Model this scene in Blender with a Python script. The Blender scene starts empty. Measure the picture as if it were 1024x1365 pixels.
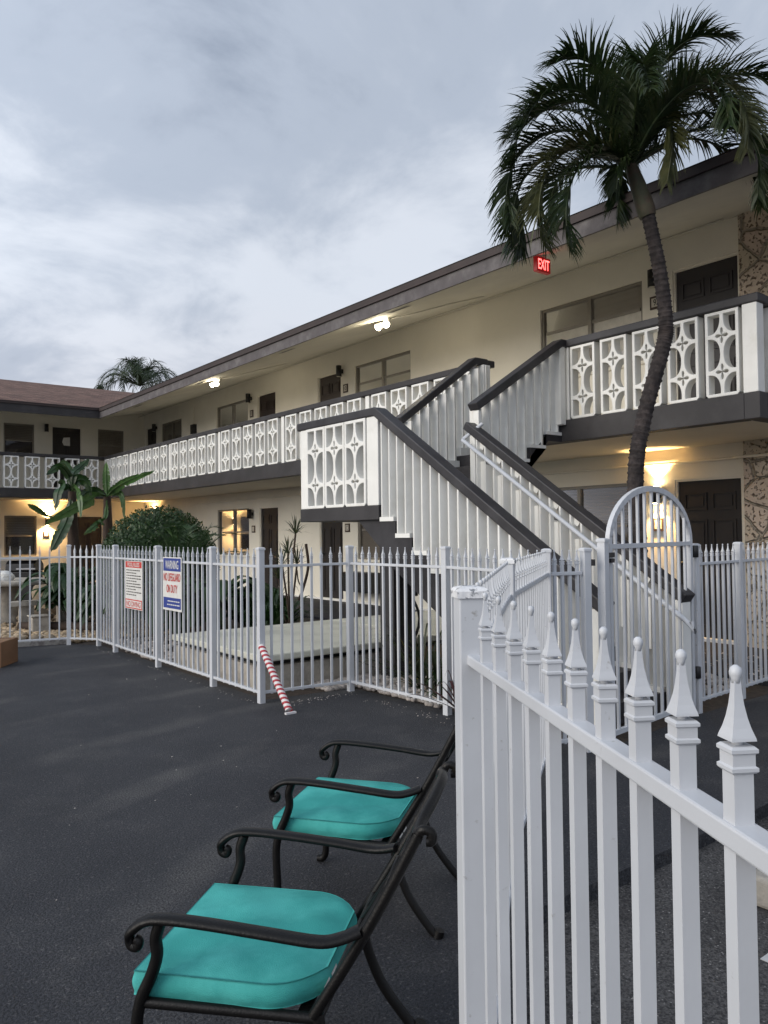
import bpy, math, random
from mathutils import Vector, Matrix
random.seed(7)
R = math.radians
S = bpy.context.scene
COL = S.collection

# ------------------------------------------------------------------ helpers
class MB:
    """collects shapes, builds ONE mesh object"""
    def __init__(s): s.v = []; s.f = []; s.sm = []
    def add(s, vs, fs, smooth=False):
        n = len(s.v); s.v += [tuple(v) for v in vs]
        for f in fs: s.f.append(tuple(i + n for i in f)); s.sm.append(smooth)
        return s
    def box(s, x0, x1, y0, y1, z0, z1):
        vs = [(x0,y0,z0),(x1,y0,z0),(x1,y1,z0),(x0,y1,z0),(x0,y0,z1),(x1,y0,z1),(x1,y1,z1),(x0,y1,z1)]
        return s.add(vs, [(0,3,2,1),(4,5,6,7),(0,1,5,4),(1,2,6,5),(2,3,7,6),(3,0,4,7)])
    def beam(s, a, b, w, h, up=(0,0,1)):
        """box along a->b, w sideways, h along up"""
        a, b = Vector(a), Vector(b); d = (b-a).normalized(); up = Vector(up)
        sd = d.cross(up).normalized(); u = sd.cross(d).normalized()
        vs = [p + sd*i*w/2 + u*j*h/2 for p in (a, b) for i, j in ((-1,-1),(1,-1),(1,1),(-1,1))]
        return s.add(vs, [(0,1,2,3),(7,6,5,4),(0,4,5,1),(1,5,6,2),(2,6,7,3),(3,7,4,0)])
    def tube(s, pts, r, n=8, cap=True, flat=1.0):
        pts = [Vector(p) for p in pts]; m = len(pts)
        rs = r if isinstance(r, (list, tuple)) else [r]*m
        prev = None; rings = []
        for i, p in enumerate(pts):
            d = (pts[min(i+1,m-1)] - pts[max(i-1,0)]).normalized()
            if prev is None:
                ref = Vector((0,0,1)) if abs(d.z) < .9 else Vector((1,0,0))
                u = d.cross(ref).normalized()
            else: u = (prev - d*prev.dot(d)).normalized()
            prev = u; w = d.cross(u)
            rings.append([p + (u*math.cos(2*math.pi*k/n) + w*flat*math.sin(2*math.pi*k/n))*rs[i] for k in range(n)])
        vs = [v for rg in rings for v in rg]; fs = []
        for i in range(m-1):
            for k in range(n):
                fs.append((i*n+k, i*n+(k+1)%n, (i+1)*n+(k+1)%n, (i+1)*n+k))
        s.add(vs, fs, True)
        if cap:
            s.add(rings[0], [tuple(reversed(range(n)))]); s.add(rings[-1], [tuple(range(n))])
        return s
    def lathe(s, prof, n=12, c=(0,0,0), smooth=True, rot=0, sq=False):
        vs = []; k = math.sqrt(2) if sq else 1
        for (r, z) in prof:
            for i in range(n):
                a = 2*math.pi*i/n + rot
                vs.append((c[0]+r*k*math.cos(a), c[1]+r*k*math.sin(a), c[2]+z))
        fs = []
        for j in range(len(prof)-1):
            for i in range(n): fs.append((j*n+i, j*n+(i+1)%n, (j+1)*n+(i+1)%n, (j+1)*n+i))
        fs.append(tuple(reversed(range(n)))); fs.append(tuple((len(prof)-1)*n+i for i in range(n)))
        return s.add(vs, fs, smooth)
    def prism(s, poly, axis, a, b):
        """poly in the two other axes (in x,y,z order), extruded a..b along axis"""
        def mk(p, t):
            q = [p[0], p[1]]; q.insert(axis, t); return q
        n = len(poly)
        vs = [mk(p, a) for p in poly] + [mk(p, b) for p in poly]
        fs = [tuple(reversed(range(n))), tuple(range(n, 2*n))] + [(i, (i+1)%n, n+(i+1)%n, n+i) for i in range(n)]
        return s.add(vs, fs)
    def quad(s, *p): return s.add(p, [tuple(range(len(p)))])
    def mesh(s, name):
        me = bpy.data.meshes.new(name); me.from_pydata(s.v, [], s.f); me.update()
        me.polygons.foreach_set('use_smooth', s.sm)
        return me
    def build(s, name, mat, parent=None, bevel=0, fix=True, loc=None):
        me = s.mesh(name)
        if fix:
            import bmesh
            bm = bmesh.new(); bm.from_mesh(me); bmesh.ops.recalc_face_normals(bm, faces=bm.faces); bm.to_mesh(me); bm.free()
        return link(name, me, mat, parent, bevel)

def link(name, me, mat, parent=None, bevel=0):
    o = bpy.data.objects.new(name, me)
    if mat and not me.materials: me.materials.append(mat)
    COL.objects.link(o)
    if parent: put(o, parent)
    if bevel:
        b = o.modifiers.new('bevel', 'BEVEL'); b.width = bevel; b.segments = 2; b.limit_method = 'ANGLE'
        b.harden_normals = False
    return o
def wm(p):
    m = p.matrix_basis.copy()
    while p.parent:
        p = p.parent; m = p.matrix_basis @ m
    return m
def put(o, parent):
    """parent a mesh that was built in world coordinates"""
    o.parent = parent; o.matrix_basis = wm(parent).inverted()
def child(o, parent, m=None):
    o.parent = parent
    if m is not None: o.matrix_basis = m
def tag(o, label=None, cat=None, group=None, kind=None):
    if label: o['label'] = label
    if cat: o['category'] = cat
    if group: o['group'] = group
    if kind: o['kind'] = kind
    return o
def thing(name, loc, label, cat, group=None, rz=0):
    o = bpy.data.objects.new(name, None); COL.objects.link(o); o.empty_display_size = .1
    o.location = loc; o.rotation_euler = (0,0,rz)
    o.matrix_basis = Matrix.Translation(loc) @ Matrix.Rotation(rz, 4, 'Z')
    return tag(o, label, cat, group)
def copy_tree(o, parent=None):
    c = o.copy(); COL.objects.link(c)
    if parent: c.parent = parent; c.matrix_basis = o.matrix_basis.copy()
    for ch in list(o.children): copy_tree(ch, c)
    return c

# ------------------------------------------------------------------ materials
def mat(name, col, rough=.6, var=.12, vscale=3.0, bump=0, bscale=60, metal=0, spec=.5, col2=None, c2scale=4, c2lo=.45, c2hi=.6, emis=None, estr=0, detail=6, obj=False, sub=0):
    m = bpy.data.materials.new(name); m.use_nodes = True
    nt = m.node_tree; N = nt.nodes; L = nt.links; b = N['Principled BSDF']
    b.inputs['Roughness'].default_value = rough; b.inputs['Metallic'].default_value = metal
    b.inputs['Specular IOR Level'].default_value = spec
    if obj: src = N.new('ShaderNodeTexCoord').outputs['Object']
    else: src = N.new('ShaderNodeNewGeometry').outputs['Position']
    n = N.new('ShaderNodeTexNoise'); n.inputs['Scale'].default_value = vscale; n.inputs['Detail'].default_value = detail
    L.new(src, n.inputs['Vector'])
    mr = N.new('ShaderNodeMapRange'); mr.inputs[1].default_value = .25; mr.inputs[2].default_value = .75
    mr.inputs[3].default_value = 1-var; mr.inputs[4].default_value = 1+var
    L.new(n.outputs['Fac'], mr.inputs[0])
    mx = N.new('ShaderNodeMix'); mx.data_type = 'RGBA'; mx.blend_type = 'MULTIPLY'; mx.inputs[0].default_value = 1
    L.new(mr.outputs[0], mx.inputs[7])
    if col2:
        n2 = N.new('ShaderNodeTexNoise'); n2.inputs['Scale'].default_value = c2scale; n2.inputs['Detail'].default_value = 8; n2.inputs['Roughness'].default_value = .65
        L.new(src, n2.inputs['Vector'])
        r2 = N.new('ShaderNodeMapRange'); r2.inputs[1].default_value = c2lo; r2.inputs[2].default_value = c2hi
        L.new(n2.outputs['Fac'], r2.inputs[0])
        m2 = N.new('ShaderNodeMix'); m2.data_type = 'RGBA'
        L.new(r2.outputs[0], m2.inputs[0]); m2.inputs[6].default_value = (*col,1); m2.inputs[7].default_value = (*col2,1)
        L.new(m2.outputs[2], mx.inputs[6])
    else: mx.inputs[6].default_value = (*col,1)
    L.new(mx.outputs[2], b.inputs['Base Color'])
    if bump:
        n3 = N.new('ShaderNodeTexNoise'); n3.inputs['Scale'].default_value = bscale; n3.inputs['Detail'].default_value = 4
        L.new(src, n3.inputs['Vector'])
        bp = N.new('ShaderNodeBump'); bp.inputs['Strength'].default_value = bump; bp.inputs['Distance'].default_value = .01
        L.new(n3.outputs['Fac'], bp.inputs['Height']); L.new(bp.outputs[0], b.inputs['Normal'])
    if emis:
        b.inputs['Emission Color'].default_value = (*emis,1); b.inputs['Emission Strength'].default_value = estr
    return m
def leafmat(name, col, col2, rough=.45, tr=.25):
    m = mat(name, col, rough, .35, 5, col2=col2, c2scale=9, c2lo=.4, c2hi=.62)
    nt = m.node_tree; N = nt.nodes; L = nt.links; b = N['Principled BSDF']
    t = N.new('ShaderNodeBsdfTranslucent'); mx = N.new('ShaderNodeMixShader'); mx.inputs[0].default_value = tr
    src = b.inputs['Base Color'].links[0].from_socket
    L.new(src, t.inputs['Color']); L.new(b.outputs[0], mx.inputs[1]); L.new(t.outputs[0], mx.inputs[2])
    L.new(mx.outputs[0], N['Material Output'].inputs['Surface'])
    return m

M = {}
M['white'] = mat('white_fence_paint', (.585,.60,.63), .45, .07, 5, bump=.03, bscale=140, col2=(.30,.285,.265), c2scale=26, c2lo=.655, c2hi=.76)
M['chip'] = mat('chipped_white_paint', (.80,.80,.81), .5, .06, 12, bump=.3, bscale=60, col2=(.20,.21,.23), c2scale=38, c2lo=.54, c2hi=.60)
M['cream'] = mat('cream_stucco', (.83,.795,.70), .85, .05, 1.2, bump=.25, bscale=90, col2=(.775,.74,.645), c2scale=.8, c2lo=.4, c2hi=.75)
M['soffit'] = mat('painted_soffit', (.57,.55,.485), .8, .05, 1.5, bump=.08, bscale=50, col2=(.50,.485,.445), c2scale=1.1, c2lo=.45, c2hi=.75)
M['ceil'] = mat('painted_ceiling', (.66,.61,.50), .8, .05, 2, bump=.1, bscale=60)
M['dark'] = mat('charcoal_paint', (.024,.022,.025), .5, .18, 4, bump=.1, bscale=80, col2=(.036,.034,.037), c2scale=2)
M['beam'] = mat('charcoal_beam_paint', (.029,.0265,.028), .62, .15, 3, bump=.15, bscale=60, col2=(.041,.038,.040), c2scale=2)
M['rail'] = mat('off_white_masonry', (.84,.83,.79), .6, .06, 5, bump=.12, bscale=120, col2=(.73,.715,.66), c2scale=3, c2lo=.52, c2hi=.75)
M['fascia'] = mat('weathered_fascia', (.105,.094,.096), .75, .2, 6, bump=.3, bscale=40, col2=(.19,.178,.175), c2scale=3.5, c2lo=.48, c2hi=.75)
M['drip'] = mat('brown_drip_edge', (.045,.032,.030), .7, .2, 4)
M['door'] = mat('dark_brown_door', (.020,.016,.016), .55, .15, 3, bump=.05)
M['doorgray'] = mat('charcoal_door', (.034,.032,.036), .5, .15, 3, bump=.05)
M['doorbrown'] = mat('umber_door', (.040,.028,.026), .55, .15, 3, bump=.05)
M['alu'] = mat('bronze_window_frame', (.26,.24,.21), .45, .1, 6, metal=.3)
M['blind'] = mat('taupe_blind', (.25,.222,.19), .8, .08, 4)
M['lower_panel'] = mat('painted_sky_reflection', (.80,.77,.72), .9, .08, 6, col2=(.66,.63,.58), c2scale=9, c2lo=.4, c2hi=.7)  # pale tone paints the bright sky reflected in the lower panes
M['blinddk'] = mat('dark_taupe_blind', (.15,.13,.11), .8, .08, 4)
M['inside'] = mat('dim_room', (.035,.03,.03), .9)
M['black'] = mat('black_metal', (.012,.012,.013), .4, .2, 5)
M['plaq'] = mat('plaque_dark_rim', (.05,.028,.02), .5)
M['plaqw'] = mat('plaque_face', (.55,.52,.45), .6)
M['ink'] = mat('dark_ink', (.03,.025,.025), .7)
M['red'] = mat('sign_red', (.55,.045,.035), .55, .1, 20)
M['blue'] = mat('sign_blue', (.03,.055,.26), .5, .1, 20)
M['signw'] = mat('sign_white', (.70,.69,.66), .5, .08, 15)
M['chair'] = mat('black_cast_aluminium', (.006,.0055,.0055), .42, .25, 20, bump=.15, bscale=160, spec=.28, col2=(.03,.024,.018), c2scale=14, c2lo=.62, c2hi=.75)
M['teal'] = mat('teal_fabric', (.055,.36,.335), .9, .09, 6, bump=.35, bscale=420, spec=.12, col2=(.082,.43,.40), c2scale=3, obj=True)
M['platform'] = mat('cream_deck_cover', (.64,.63,.53), .65, .05, 3, col2=(.56,.55,.46), c2scale=2)
M['tan'] = mat('tan_boards', (.30,.21,.12), .7, .15, 6)
M['card'] = mat('brown_cardboard', (.21,.115,.06), .85, .12, 6, col2=(.17,.09,.045), c2scale=3)
M['concrete'] = mat('pale_concrete', (.46,.42,.36), .9, .12, 6, bump=.4, bscale=50, col2=(.34,.31,.27), c2scale=7)
M['curb'] = mat('stained_curb', (.42,.40,.37), .9, .18, 8, bump=.4, bscale=40, col2=(.22,.20,.19), c2scale=9)
M['rock'] = mat('tan_rock', (.30,.24,.17), .9, .25, 5, bump=.5, bscale=30)
M['soil'] = mat('mulch_soil', (.06,.045,.035), .95, .4, 20, bump=.6, bscale=60)
M['pebt'] = mat('tan_pebble', (.38,.28,.17), .85, .45, 9, col2=(.5,.40,.29), c2scale=12)
M['pebw'] = mat('grey_pebble', (.40,.36,.33), .85, .4, 9, col2=(.55,.50,.46), c2scale=12)
M['bark'] = mat('palm_bark', (.022,.017,.017), .9, .45, 9, bump=1.0, bscale=22, col2=(.048,.038,.036), c2scale=14)
M['shaft'] = mat('crownshaft', (.060,.062,.034), .7, .3, 9, bump=.3, bscale=20, col2=(.075,.052,.034), c2scale=8)
M['frond'] = leafmat('palm_leaf', (.016,.036,.011), (.042,.060,.019))
M['frondold'] = leafmat('old_palm_leaf', (.095,.100,.035), (.055,.068,.024))
M['banana'] = leafmat('banana_leaf', (.045,.115,.028), (.09,.17,.05), .35)
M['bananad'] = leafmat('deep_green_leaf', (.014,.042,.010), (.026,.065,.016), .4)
M['bush'] = leafmat('hedge_leaf', (.016,.046,.012), (.045,.09,.026), .45)
M['stem'] = mat('brown_stem', (.055,.036,.026), .85, .3, 9, bump=.5, bscale=30)
M['cordy'] = leafmat('dark_red_leaf', (.07,.018,.022), (.035,.03,.02))
M['strap'] = leafmat('strap_leaf', (.030,.045,.018), (.07,.085,.04))
M['steel'] = mat('galvanised_pipe', (.42,.42,.43), .4, .15, 12, metal=.4)
M['rubber'] = mat('black_rubber', (.012,.012,.012), .6)
M['tapew'] = mat('tape_white', (.72,.70,.70), .5)
M['taper'] = mat('tape_red', (.38,.02,.035), .5)
M['line'] = mat('worn_line_paint', (.62,.61,.60), .8, .1, 12, col2=(.2,.2,.2), c2scale=20, c2lo=.6, c2hi=.75)

def deckmat(name, c1, c2, dusty, bump, bs, speck=0):
    m = bpy.data.materials.new(name); m.use_nodes = True
    nt = m.node_tree; N = nt.nodes; L = nt.links; b = N['Principled BSDF']
    b.inputs['Roughness'].default_value = .72; b.inputs['Specular IOR Level'].default_value = .35
    P = N.new('ShaderNodeNewGeometry').outputs['Position']
    def noise(sc, det=6, rough=.55, dist=0):
        n = N.new('ShaderNodeTexNoise'); n.inputs['Scale'].default_value = sc; n.inputs['Detail'].default_value = det
        n.inputs['Roughness'].default_value = rough; n.inputs['Distortion'].default_value = dist
        L.new(P, n.inputs['Vector']); return n.outputs['Fac']
    def rng(f, a, bb, c=0, d=1):
        r = N.new('ShaderNodeMapRange'); r.inputs[1].default_value = a; r.inputs[2].default_value = bb; r.inputs[3].default_value = c; r.inputs[4].default_value = d
        L.new(f, r.inputs[0]); return r.outputs[0]
    def mix(f, a, bb):
        x = N.new('ShaderNodeMix'); x.data_type = 'RGBA'
        if isinstance(f, float): x.inputs[0].default_value = f
        else: L.new(f, x.inputs[0])
        for s, v in ((6,a),(7,bb)):
            if isinstance(v, tuple): x.inputs[s].default_value = (*v,1)
            else: L.new(v, x.inputs[s])
        return x.outputs[2]
    c = mix(rng(noise(1.3), .35, .65), c1, c2)
    # dusty swept arcs: rings around two centres, broken by noise
    w = N.new('ShaderNodeTexWave'); w.wave_type = 'RINGS'; w.rings_direction = 'Z'; w.inputs['Scale'].default_value = .30; w.inputs['Distortion'].default_value = 2.2; w.inputs['Detail'].default_value = 3; w.inputs['Detail Scale'].default_value = .6
    mp = N.new('ShaderNodeMapping'); mp.inputs['Location'].default_value = (-4.5,1.5,0); L.new(P, mp.inputs['Vector']); L.new(mp.outputs[0], w.inputs['Vector'])
    k = N.new('ShaderNodeMath'); k.operation = 'MULTIPLY'
    L.new(rng(w.outputs['Fac'], .80, 1.0), k.inputs[0]); L.new(rng(noise(.7, 8, .65), .45, .75), k.inputs[1])
    k2 = N.new('ShaderNodeMath'); k2.operation = 'MULTIPLY'; k2.inputs[1].default_value = dusty; L.new(k.outputs[0], k2.inputs[0])
    c = mix(k2.outputs[0], c, (.16,.155,.15))
    k3 = N.new('ShaderNodeMath'); k3.operation = 'MULTIPLY'; k3.inputs[1].default_value = dusty*.35
    L.new(rng(noise(2.6, 10, .72, .6), .52, .75), k3.inputs[0]); c = mix(k3.outputs[0], c, (.14,.135,.13))
    fine = noise(bs, 3, .6)
    c = mix(rng(fine, .40, .62, 0, .80), c, (.012,.012,.014))
    c = mix(rng(noise(bs*.55, 2), .60, .70, 0, .5), c, (.16,.155,.155))
    if speck:
        v = N.new('ShaderNodeTexVoronoi'); v.inputs['Scale'].default_value = 60; L.new(P, v.inputs['Vector'])
        sp = N.new('ShaderNodeMath'); sp.operation = 'MULTIPLY'; L.new(rng(v.outputs['Distance'], .28, .12), sp.inputs[0]); L.new(rng(noise(30, 2), .5, .60), sp.inputs[1])
        s2 = N.new('ShaderNodeMath'); s2.operation = 'MULTIPLY'; s2.inputs[1].default_value = speck; L.new(sp.outputs[0], s2.inputs[0])
        c = mix(s2.outputs[0], c, (.42,.40,.38))
    L.new(c, b.inputs['Base Color'])
    bp = N.new('ShaderNodeBump'); bp.inputs['Strength'].default_value = bump; bp.inputs['Distance'].default_value = .012
    L.new(fine, bp.inputs['Height']); L.new(bp.outputs[0], b.inputs['Normal'])
    return m
M['deck'] = deckmat('coated_deck', (.038,.040,.048), (.058,.060,.068), 1.1, .9, 95)
M['lot'] = deckmat('rough_asphalt', (.075,.070,.068), (.15,.142,.137), .9, 1.0, 95, 1.0)
M['walk'] = deckmat('painted_walkway', (.040,.039,.045), (.055,.053,.06), .2, .4, 120)

def stonemat():
    m = bpy.data.materials.new('coral_flagstone'); m.use_nodes = True
    nt = m.node_tree; N = nt.nodes; L = nt.links; b = N['Principled BSDF']; b.inputs['Roughness'].default_value = .9
    P = N.new('ShaderNodeNewGeometry').outputs['Position']
    n0 = N.new('ShaderNodeTexNoise'); n0.inputs['Scale'].default_value = 3; L.new(P, n0.inputs['Vector'])
    ad = N.new('ShaderNodeMix'); ad.data_type = 'VECTOR'; ad.inputs[0].default_value = .12
    L.new(P, ad.inputs[4]); L.new(n0.outputs['Color'], ad.inputs[5])
    v1 = N.new('ShaderNodeTexVoronoi'); v1.inputs['Scale'].default_value = 2.9; L.new(ad.outputs[1], v1.inputs['Vector'])
    v2 = N.new('ShaderNodeTexVoronoi'); v2.feature = 'DISTANCE_TO_EDGE'; v2.inputs['Scale'].default_value = 2.9; L.new(ad.outputs[1], v2.inputs['Vector'])
    cr = N.new('ShaderNodeValToRGB'); sp = N.new('ShaderNodeSeparateColor'); L.new(v1.outputs['Color'], sp.inputs[0]); L.new(sp.outputs[0], cr.inputs[0])
    e = cr.color_ramp.elements; e[0].color = (.58,.50,.38,1); e[1].color = (.68,.60,.48,1)
    x = cr.color_ramp.elements.new(.5); x.color = (.62,.50,.41,1)
    pit = N.new('ShaderNodeTexNoise'); pit.inputs['Scale'].default_value = 22; pit.inputs['Detail'].default_value = 6; L.new(P, pit.inputs['Vector'])
    r = N.new('ShaderNodeMapRange'); r.inputs[1].default_value = .56; r.inputs[2].default_value = .68; L.new(pit.outputs['Fac'], r.inputs[0])
    mx = N.new('ShaderNodeMix'); mx.data_type = 'RGBA'; L.new(r.outputs[0], mx.inputs[0]); L.new(cr.outputs[0], mx.inputs[6]); mx.inputs[7].default_value = (.24,.18,.13,1)
    ed = N.new('ShaderNodeMapRange'); ed.inputs[1].default_value = .012; ed.inputs[2].default_value = .05; L.new(v2.outputs['Distance'], ed.inputs[0])
    m2 = N.new('ShaderNodeMix'); m2.data_type = 'RGBA'; L.new(ed.outputs[0], m2.inputs[0]); m2.inputs[6].default_value = (.44,.38,.30,1); L.new(mx.outputs[2], m2.inputs[7])
    L.new(m2.outputs[2], b.inputs['Base Color'])
    h = N.new('ShaderNodeMath'); h.operation = 'SUBTRACT'; L.new(ed.outputs[0], h.inputs[0]); L.new(r.outputs[0], h.inputs[1])
    bp = N.new('ShaderNodeBump'); bp.inputs['Strength'].default_value = 1.0; bp.inputs['Distance'].default_value = .05; L.new(h.outputs[0], bp.inputs['Height']); L.new(bp.outputs[0], b.inputs['Normal'])
    return m
M['stone'] = stonemat()
def shinglemat():
    m = bpy.data.materials.new('brown_shingles'); m.use_nodes = True
    nt = m.node_tree; N = nt.nodes; L = nt.links; b = N['Principled BSDF']; b.inputs['Roughness'].default_value = .95
    P = N.new('ShaderNodeNewGeometry').outputs['Position']
    br = N.new('ShaderNodeTexBrick'); br.inputs['Scale'].default_value = 1.0; br.inputs['Brick Width'].default_value = .32; br.inputs['Row Height'].default_value = .15; br.inputs['Mortar Size'].default_value = .008
    br.inputs['Color1'].default_value = (.135,.070,.052,1); br.inputs['Color2'].default_value = (.20,.118,.088,1); br.inputs['Mortar'].default_value = (.03,.02,.018,1)
    L.new(P, br.inputs['Vector'])
    n = N.new('ShaderNodeTexNoise'); n.inputs['Scale'].default_value = 2.5; n.inputs['Detail'].default_value = 9; L.new(P, n.inputs['Vector'])
    r = N.new('ShaderNodeMapRange'); r.inputs[1].default_value = .3; r.inputs[2].default_value = .7; r.inputs[3].default_value = .6; r.inputs[4].default_value = 1.4; L.new(n.outputs['Fac'], r.inputs[0])
    mx = N.new('ShaderNodeMix'); mx.data_type = 'RGBA'; mx.blend_type = 'MULTIPLY'; mx.inputs[0].default_value = 1; L.new(br.outputs[0], mx.inputs[6]); L.new(r.outputs[0], mx.inputs[7])
    L.new(mx.outputs[2], b.inputs['Base Color'])
    bp = N.new('ShaderNodeBump'); bp.inputs['Strength'].default_value = .6; bp.inputs['Distance'].default_value = .02; L.new(br.outputs['Fac'], bp.inputs['Height']); bp.invert = True; L.new(bp.outputs[0], b.inputs['Normal'])
    return m
M['shingle'] = shinglemat()
def glassmat():
    m = bpy.data.materials.new('window_glass'); m.use_nodes = True
    nt = m.node_tree; N = nt.nodes; L = nt.links; N.remove(N['Principled BSDF'])
    t = N.new('ShaderNodeBsdfTransparent'); t.inputs[0].default_value = (.95,.95,.94,1)
    g = N.new('ShaderNodeBsdfGlossy'); g.inputs['Roughness'].default_value = .04; g.inputs[0].default_value = (.95,.97,1,1)
    f = N.new('ShaderNodeFresnel'); f.inputs[0].default_value = 1.5
    x = N.new('ShaderNodeMixShader'); L.new(f.outputs[0], x.inputs[0]); L.new(t.outputs[0], x.inputs[1]); L.new(g.outputs[0], x.inputs[2])
    L.new(x.outputs[0], N['Material Output'].inputs['Surface'])
    return m
M['glass'] = glassmat()
def emit(name, c, s):
    return mat(name, c, .5, 0, 1, emis=c, estr=s)
M['bulb'] = emit('warm_bulb', (1,.72,.36), 60)
M['flood'] = emit('flood_bulb', (1,.88,.62), 45)
M['exit'] = emit('exit_letters', (1,.10,.09), 4.0)
M['exitbox'] = mat('exit_box', (.14,.012,.012), .5, emis=(1,.03,.03), estr=.10)

# ------------------------------------------------------------------ camera and frame of the place
YAW = .6601; PITCH = .0263; ROLL = -.0113; FPX = 1042.2; EYE = 1.55
fw = Vector((math.sin(YAW), math.cos(YAW), 0)); ri = Vector((math.cos(YAW), -math.sin(YAW), 0)); up = Vector((0,0,1))
Fd = fw*math.cos(PITCH) + up*math.sin(PITCH); Ud = -fw*math.sin(PITCH) + up*math.cos(PITCH)
Rc = ri*math.cos(ROLL) + Ud*math.sin(ROLL); Uc = -ri*math.sin(ROLL) + Ud*math.cos(ROLL)
cd = bpy.data.cameras.new('camera'); cam = bpy.data.objects.new('camera', cd); COL.objects.link(cam)
cam.matrix_world = Matrix(((Rc.x,Uc.x,-Fd.x,0),(Rc.y,Uc.y,-Fd.y,0),(Rc.z,Uc.z,-Fd.z,EYE),(0,0,0,1)))
cd.sensor_fit = 'VERTICAL'; cd.sensor_height = 36; cd.lens = 36*FPX/1365; cd.clip_end = 2000; cd.clip_start = .05
S.camera = cam
def W(lat, dep, z=0): return ri*lat + fw*dep + up*z      # metres to the right / ahead of the viewpoint

# ------------------------------------------------------------------ setting: ground, deck, paths
def struct(o): o['kind'] = 'structure'; return o
g = MB(); g.quad((-250,-250,-.07),(250,-250,-.07),(250,250,-.07),(-250,250,-.07))
struct(g.build('ground', M['lot']))
deck_poly = [(-14,-6),(.28,-6),(.36,-.31),(1.28,1.30),(2.42,2.19),(12.5,2.22),(12.5,3.68),(6.1,3.60),(4.62,3.45),(4.62,4.95),(4.55,6.42),(3.62,6.5),(3.64,11.25),(3.34,11.70),(-14,16.0)]
d = MB(); d.prism(deck_poly, 2, -.10, 0.0); struct(d.build('pool_deck', M['deck']))
b = MB(); b.quad((3.30,11.75,-.012),(-14,16.1,-.012),(-14,40,-.012),(14,40,-.012),(14,3.55,-.012),(6.1,3.55,-.012),(4.5,3.40,-.012),(4.5,4.9,-.012),(4.45,6.40,-.012),(3.5,6.45,-.012),(3.52,11.2,-.012))
struct(b.build('garden_bed', M['soil']))
p = MB(); p.box(7.75, 9.9, 2.3, 26.0, -.05, .035); p.box(-10, 7.75, 23.6, 26.0, -.05, .035)
struct(p.build('path', M['walk'], bevel=.01))
c = MB(); c.beam((3.38,11.80,.03),(-8,14.65,.03), .16, .10); struct(c.build('kerb', M['curb'], bevel=.02))
ln = MB(); ln.box(2.93, 6.5, 1.40, 1.50, -.069, -.066); struct(ln.build('parking_line', M['line']))

# ------------------------------------------------------------------ the building
XW, YW = 9.912, 26.1            # wall planes of the long wing and of the far wing
XE, YE = 7.534, 23.06           # balcony edges
ZF, ZB, ZC = 2.876, 2.625, 3.863
XR, YR, ZR = 7.37, 22.84, 4.965 # eaves
SL = .267
BL = thing('motel_building', (XW, 14, 0), 'two-storey cream L-shaped motel with brown roof and white patterned balcony railings', 'building')

def wall(name, axis, const, u0, u1, z0, z1, ops, inward, m):
    """wall face with true openings; ops = (ua,ub,za,zb)"""
    us = sorted({u0,u1,*[o[0] for o in ops],*[o[1] for o in ops]}); zs = sorted({z0,z1,*[o[2] for o in ops],*[o[3] for o in ops]})
    mb = MB()
    def P(u, z, dp=0):
        c = const + inward*dp
        return (c,u,z) if axis == 0 else (u,c,z)
    for i in range(len(us)-1):
        for j in range(len(zs)-1):
            uc, zc = (us[i]+us[i+1])/2, (zs[j]+zs[j+1])/2
            if any(o[0]<uc<o[1] and o[2]<zc<o[3] for o in ops): continue
            mb.quad(P(us[i],zs[j]),P(us[i+1],zs[j]),P(us[i+1],zs[j+1]),P(us[i],zs[j+1]))
    for a,b_,c_,d_ in ops:
        for q in (((a,c_),(a,d_)),((b_,c_),(b_,d_)),((a,c_),(b_,c_)),((a,d_),(b_,d_))):
            mb.quad(P(*q[0]),P(*q[1]),P(*q[1],.16),P(*q[0],.16))
    mb.quad(P(u0,z0,.16),P(u1,z0,.16),P(u1,z1,.16),P(u0,z1,.16))
    return mb.build(name, m, BL, fix=False)

long_up_win = [(6.59,8.51),(11.86,13.75),(18.65,20.54),(22.99,24.6)]
long_up_door = [(5.14,6.10,'doorgray'),(14.29,15.23,'doorbrown'),(17.19,18.13,'doorbrown'),(25.05,25.95,'door')]
long_lo_win = [(6.88,8.75),(11.95,13.7),(18.63,20.5)]
long_lo_door = [(5.16,6.13,'door'),(14.27,15.2,'door'),(17.1,18.05,'door')]
UT, UB, LT, LB = 5.18, 4.0, 2.24, .98
ops = [(a,b_,UB,UT) for a,b_ in long_up_win] + [(a,b_,ZF+.03,UT) for a,b_,_ in long_up_door] + \
      [(a,b_,LB,LT) for a,b_ in long_lo_win] + [(a,b_,.08,LT) for a,b_,_ in long_lo_door]
wall('wall', 0, XW, 2.6, YW+.2, -.05, 5.75, ops, 1, M['cream'])
far_up_win = [(5.48,6.37),(8.34,9.2)]; far_lo_win = [(5.5,6.44)]
far_ops = [(a,b_,4.02,5.07) for a,b_ in far_up_win] + [(6.89,7.82,ZF+.03,5.07)] + [(5.5,6.44,.95,2.2),(7.55,8.5,.08,2.2),(2.0,3.0,.95,2.2),(2.0,3.0,4.02,5.07)]
wall('wall', 1, YW, -8, XW+.1, -.05, 5.9, far_ops, 1, M['cream'])

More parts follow.
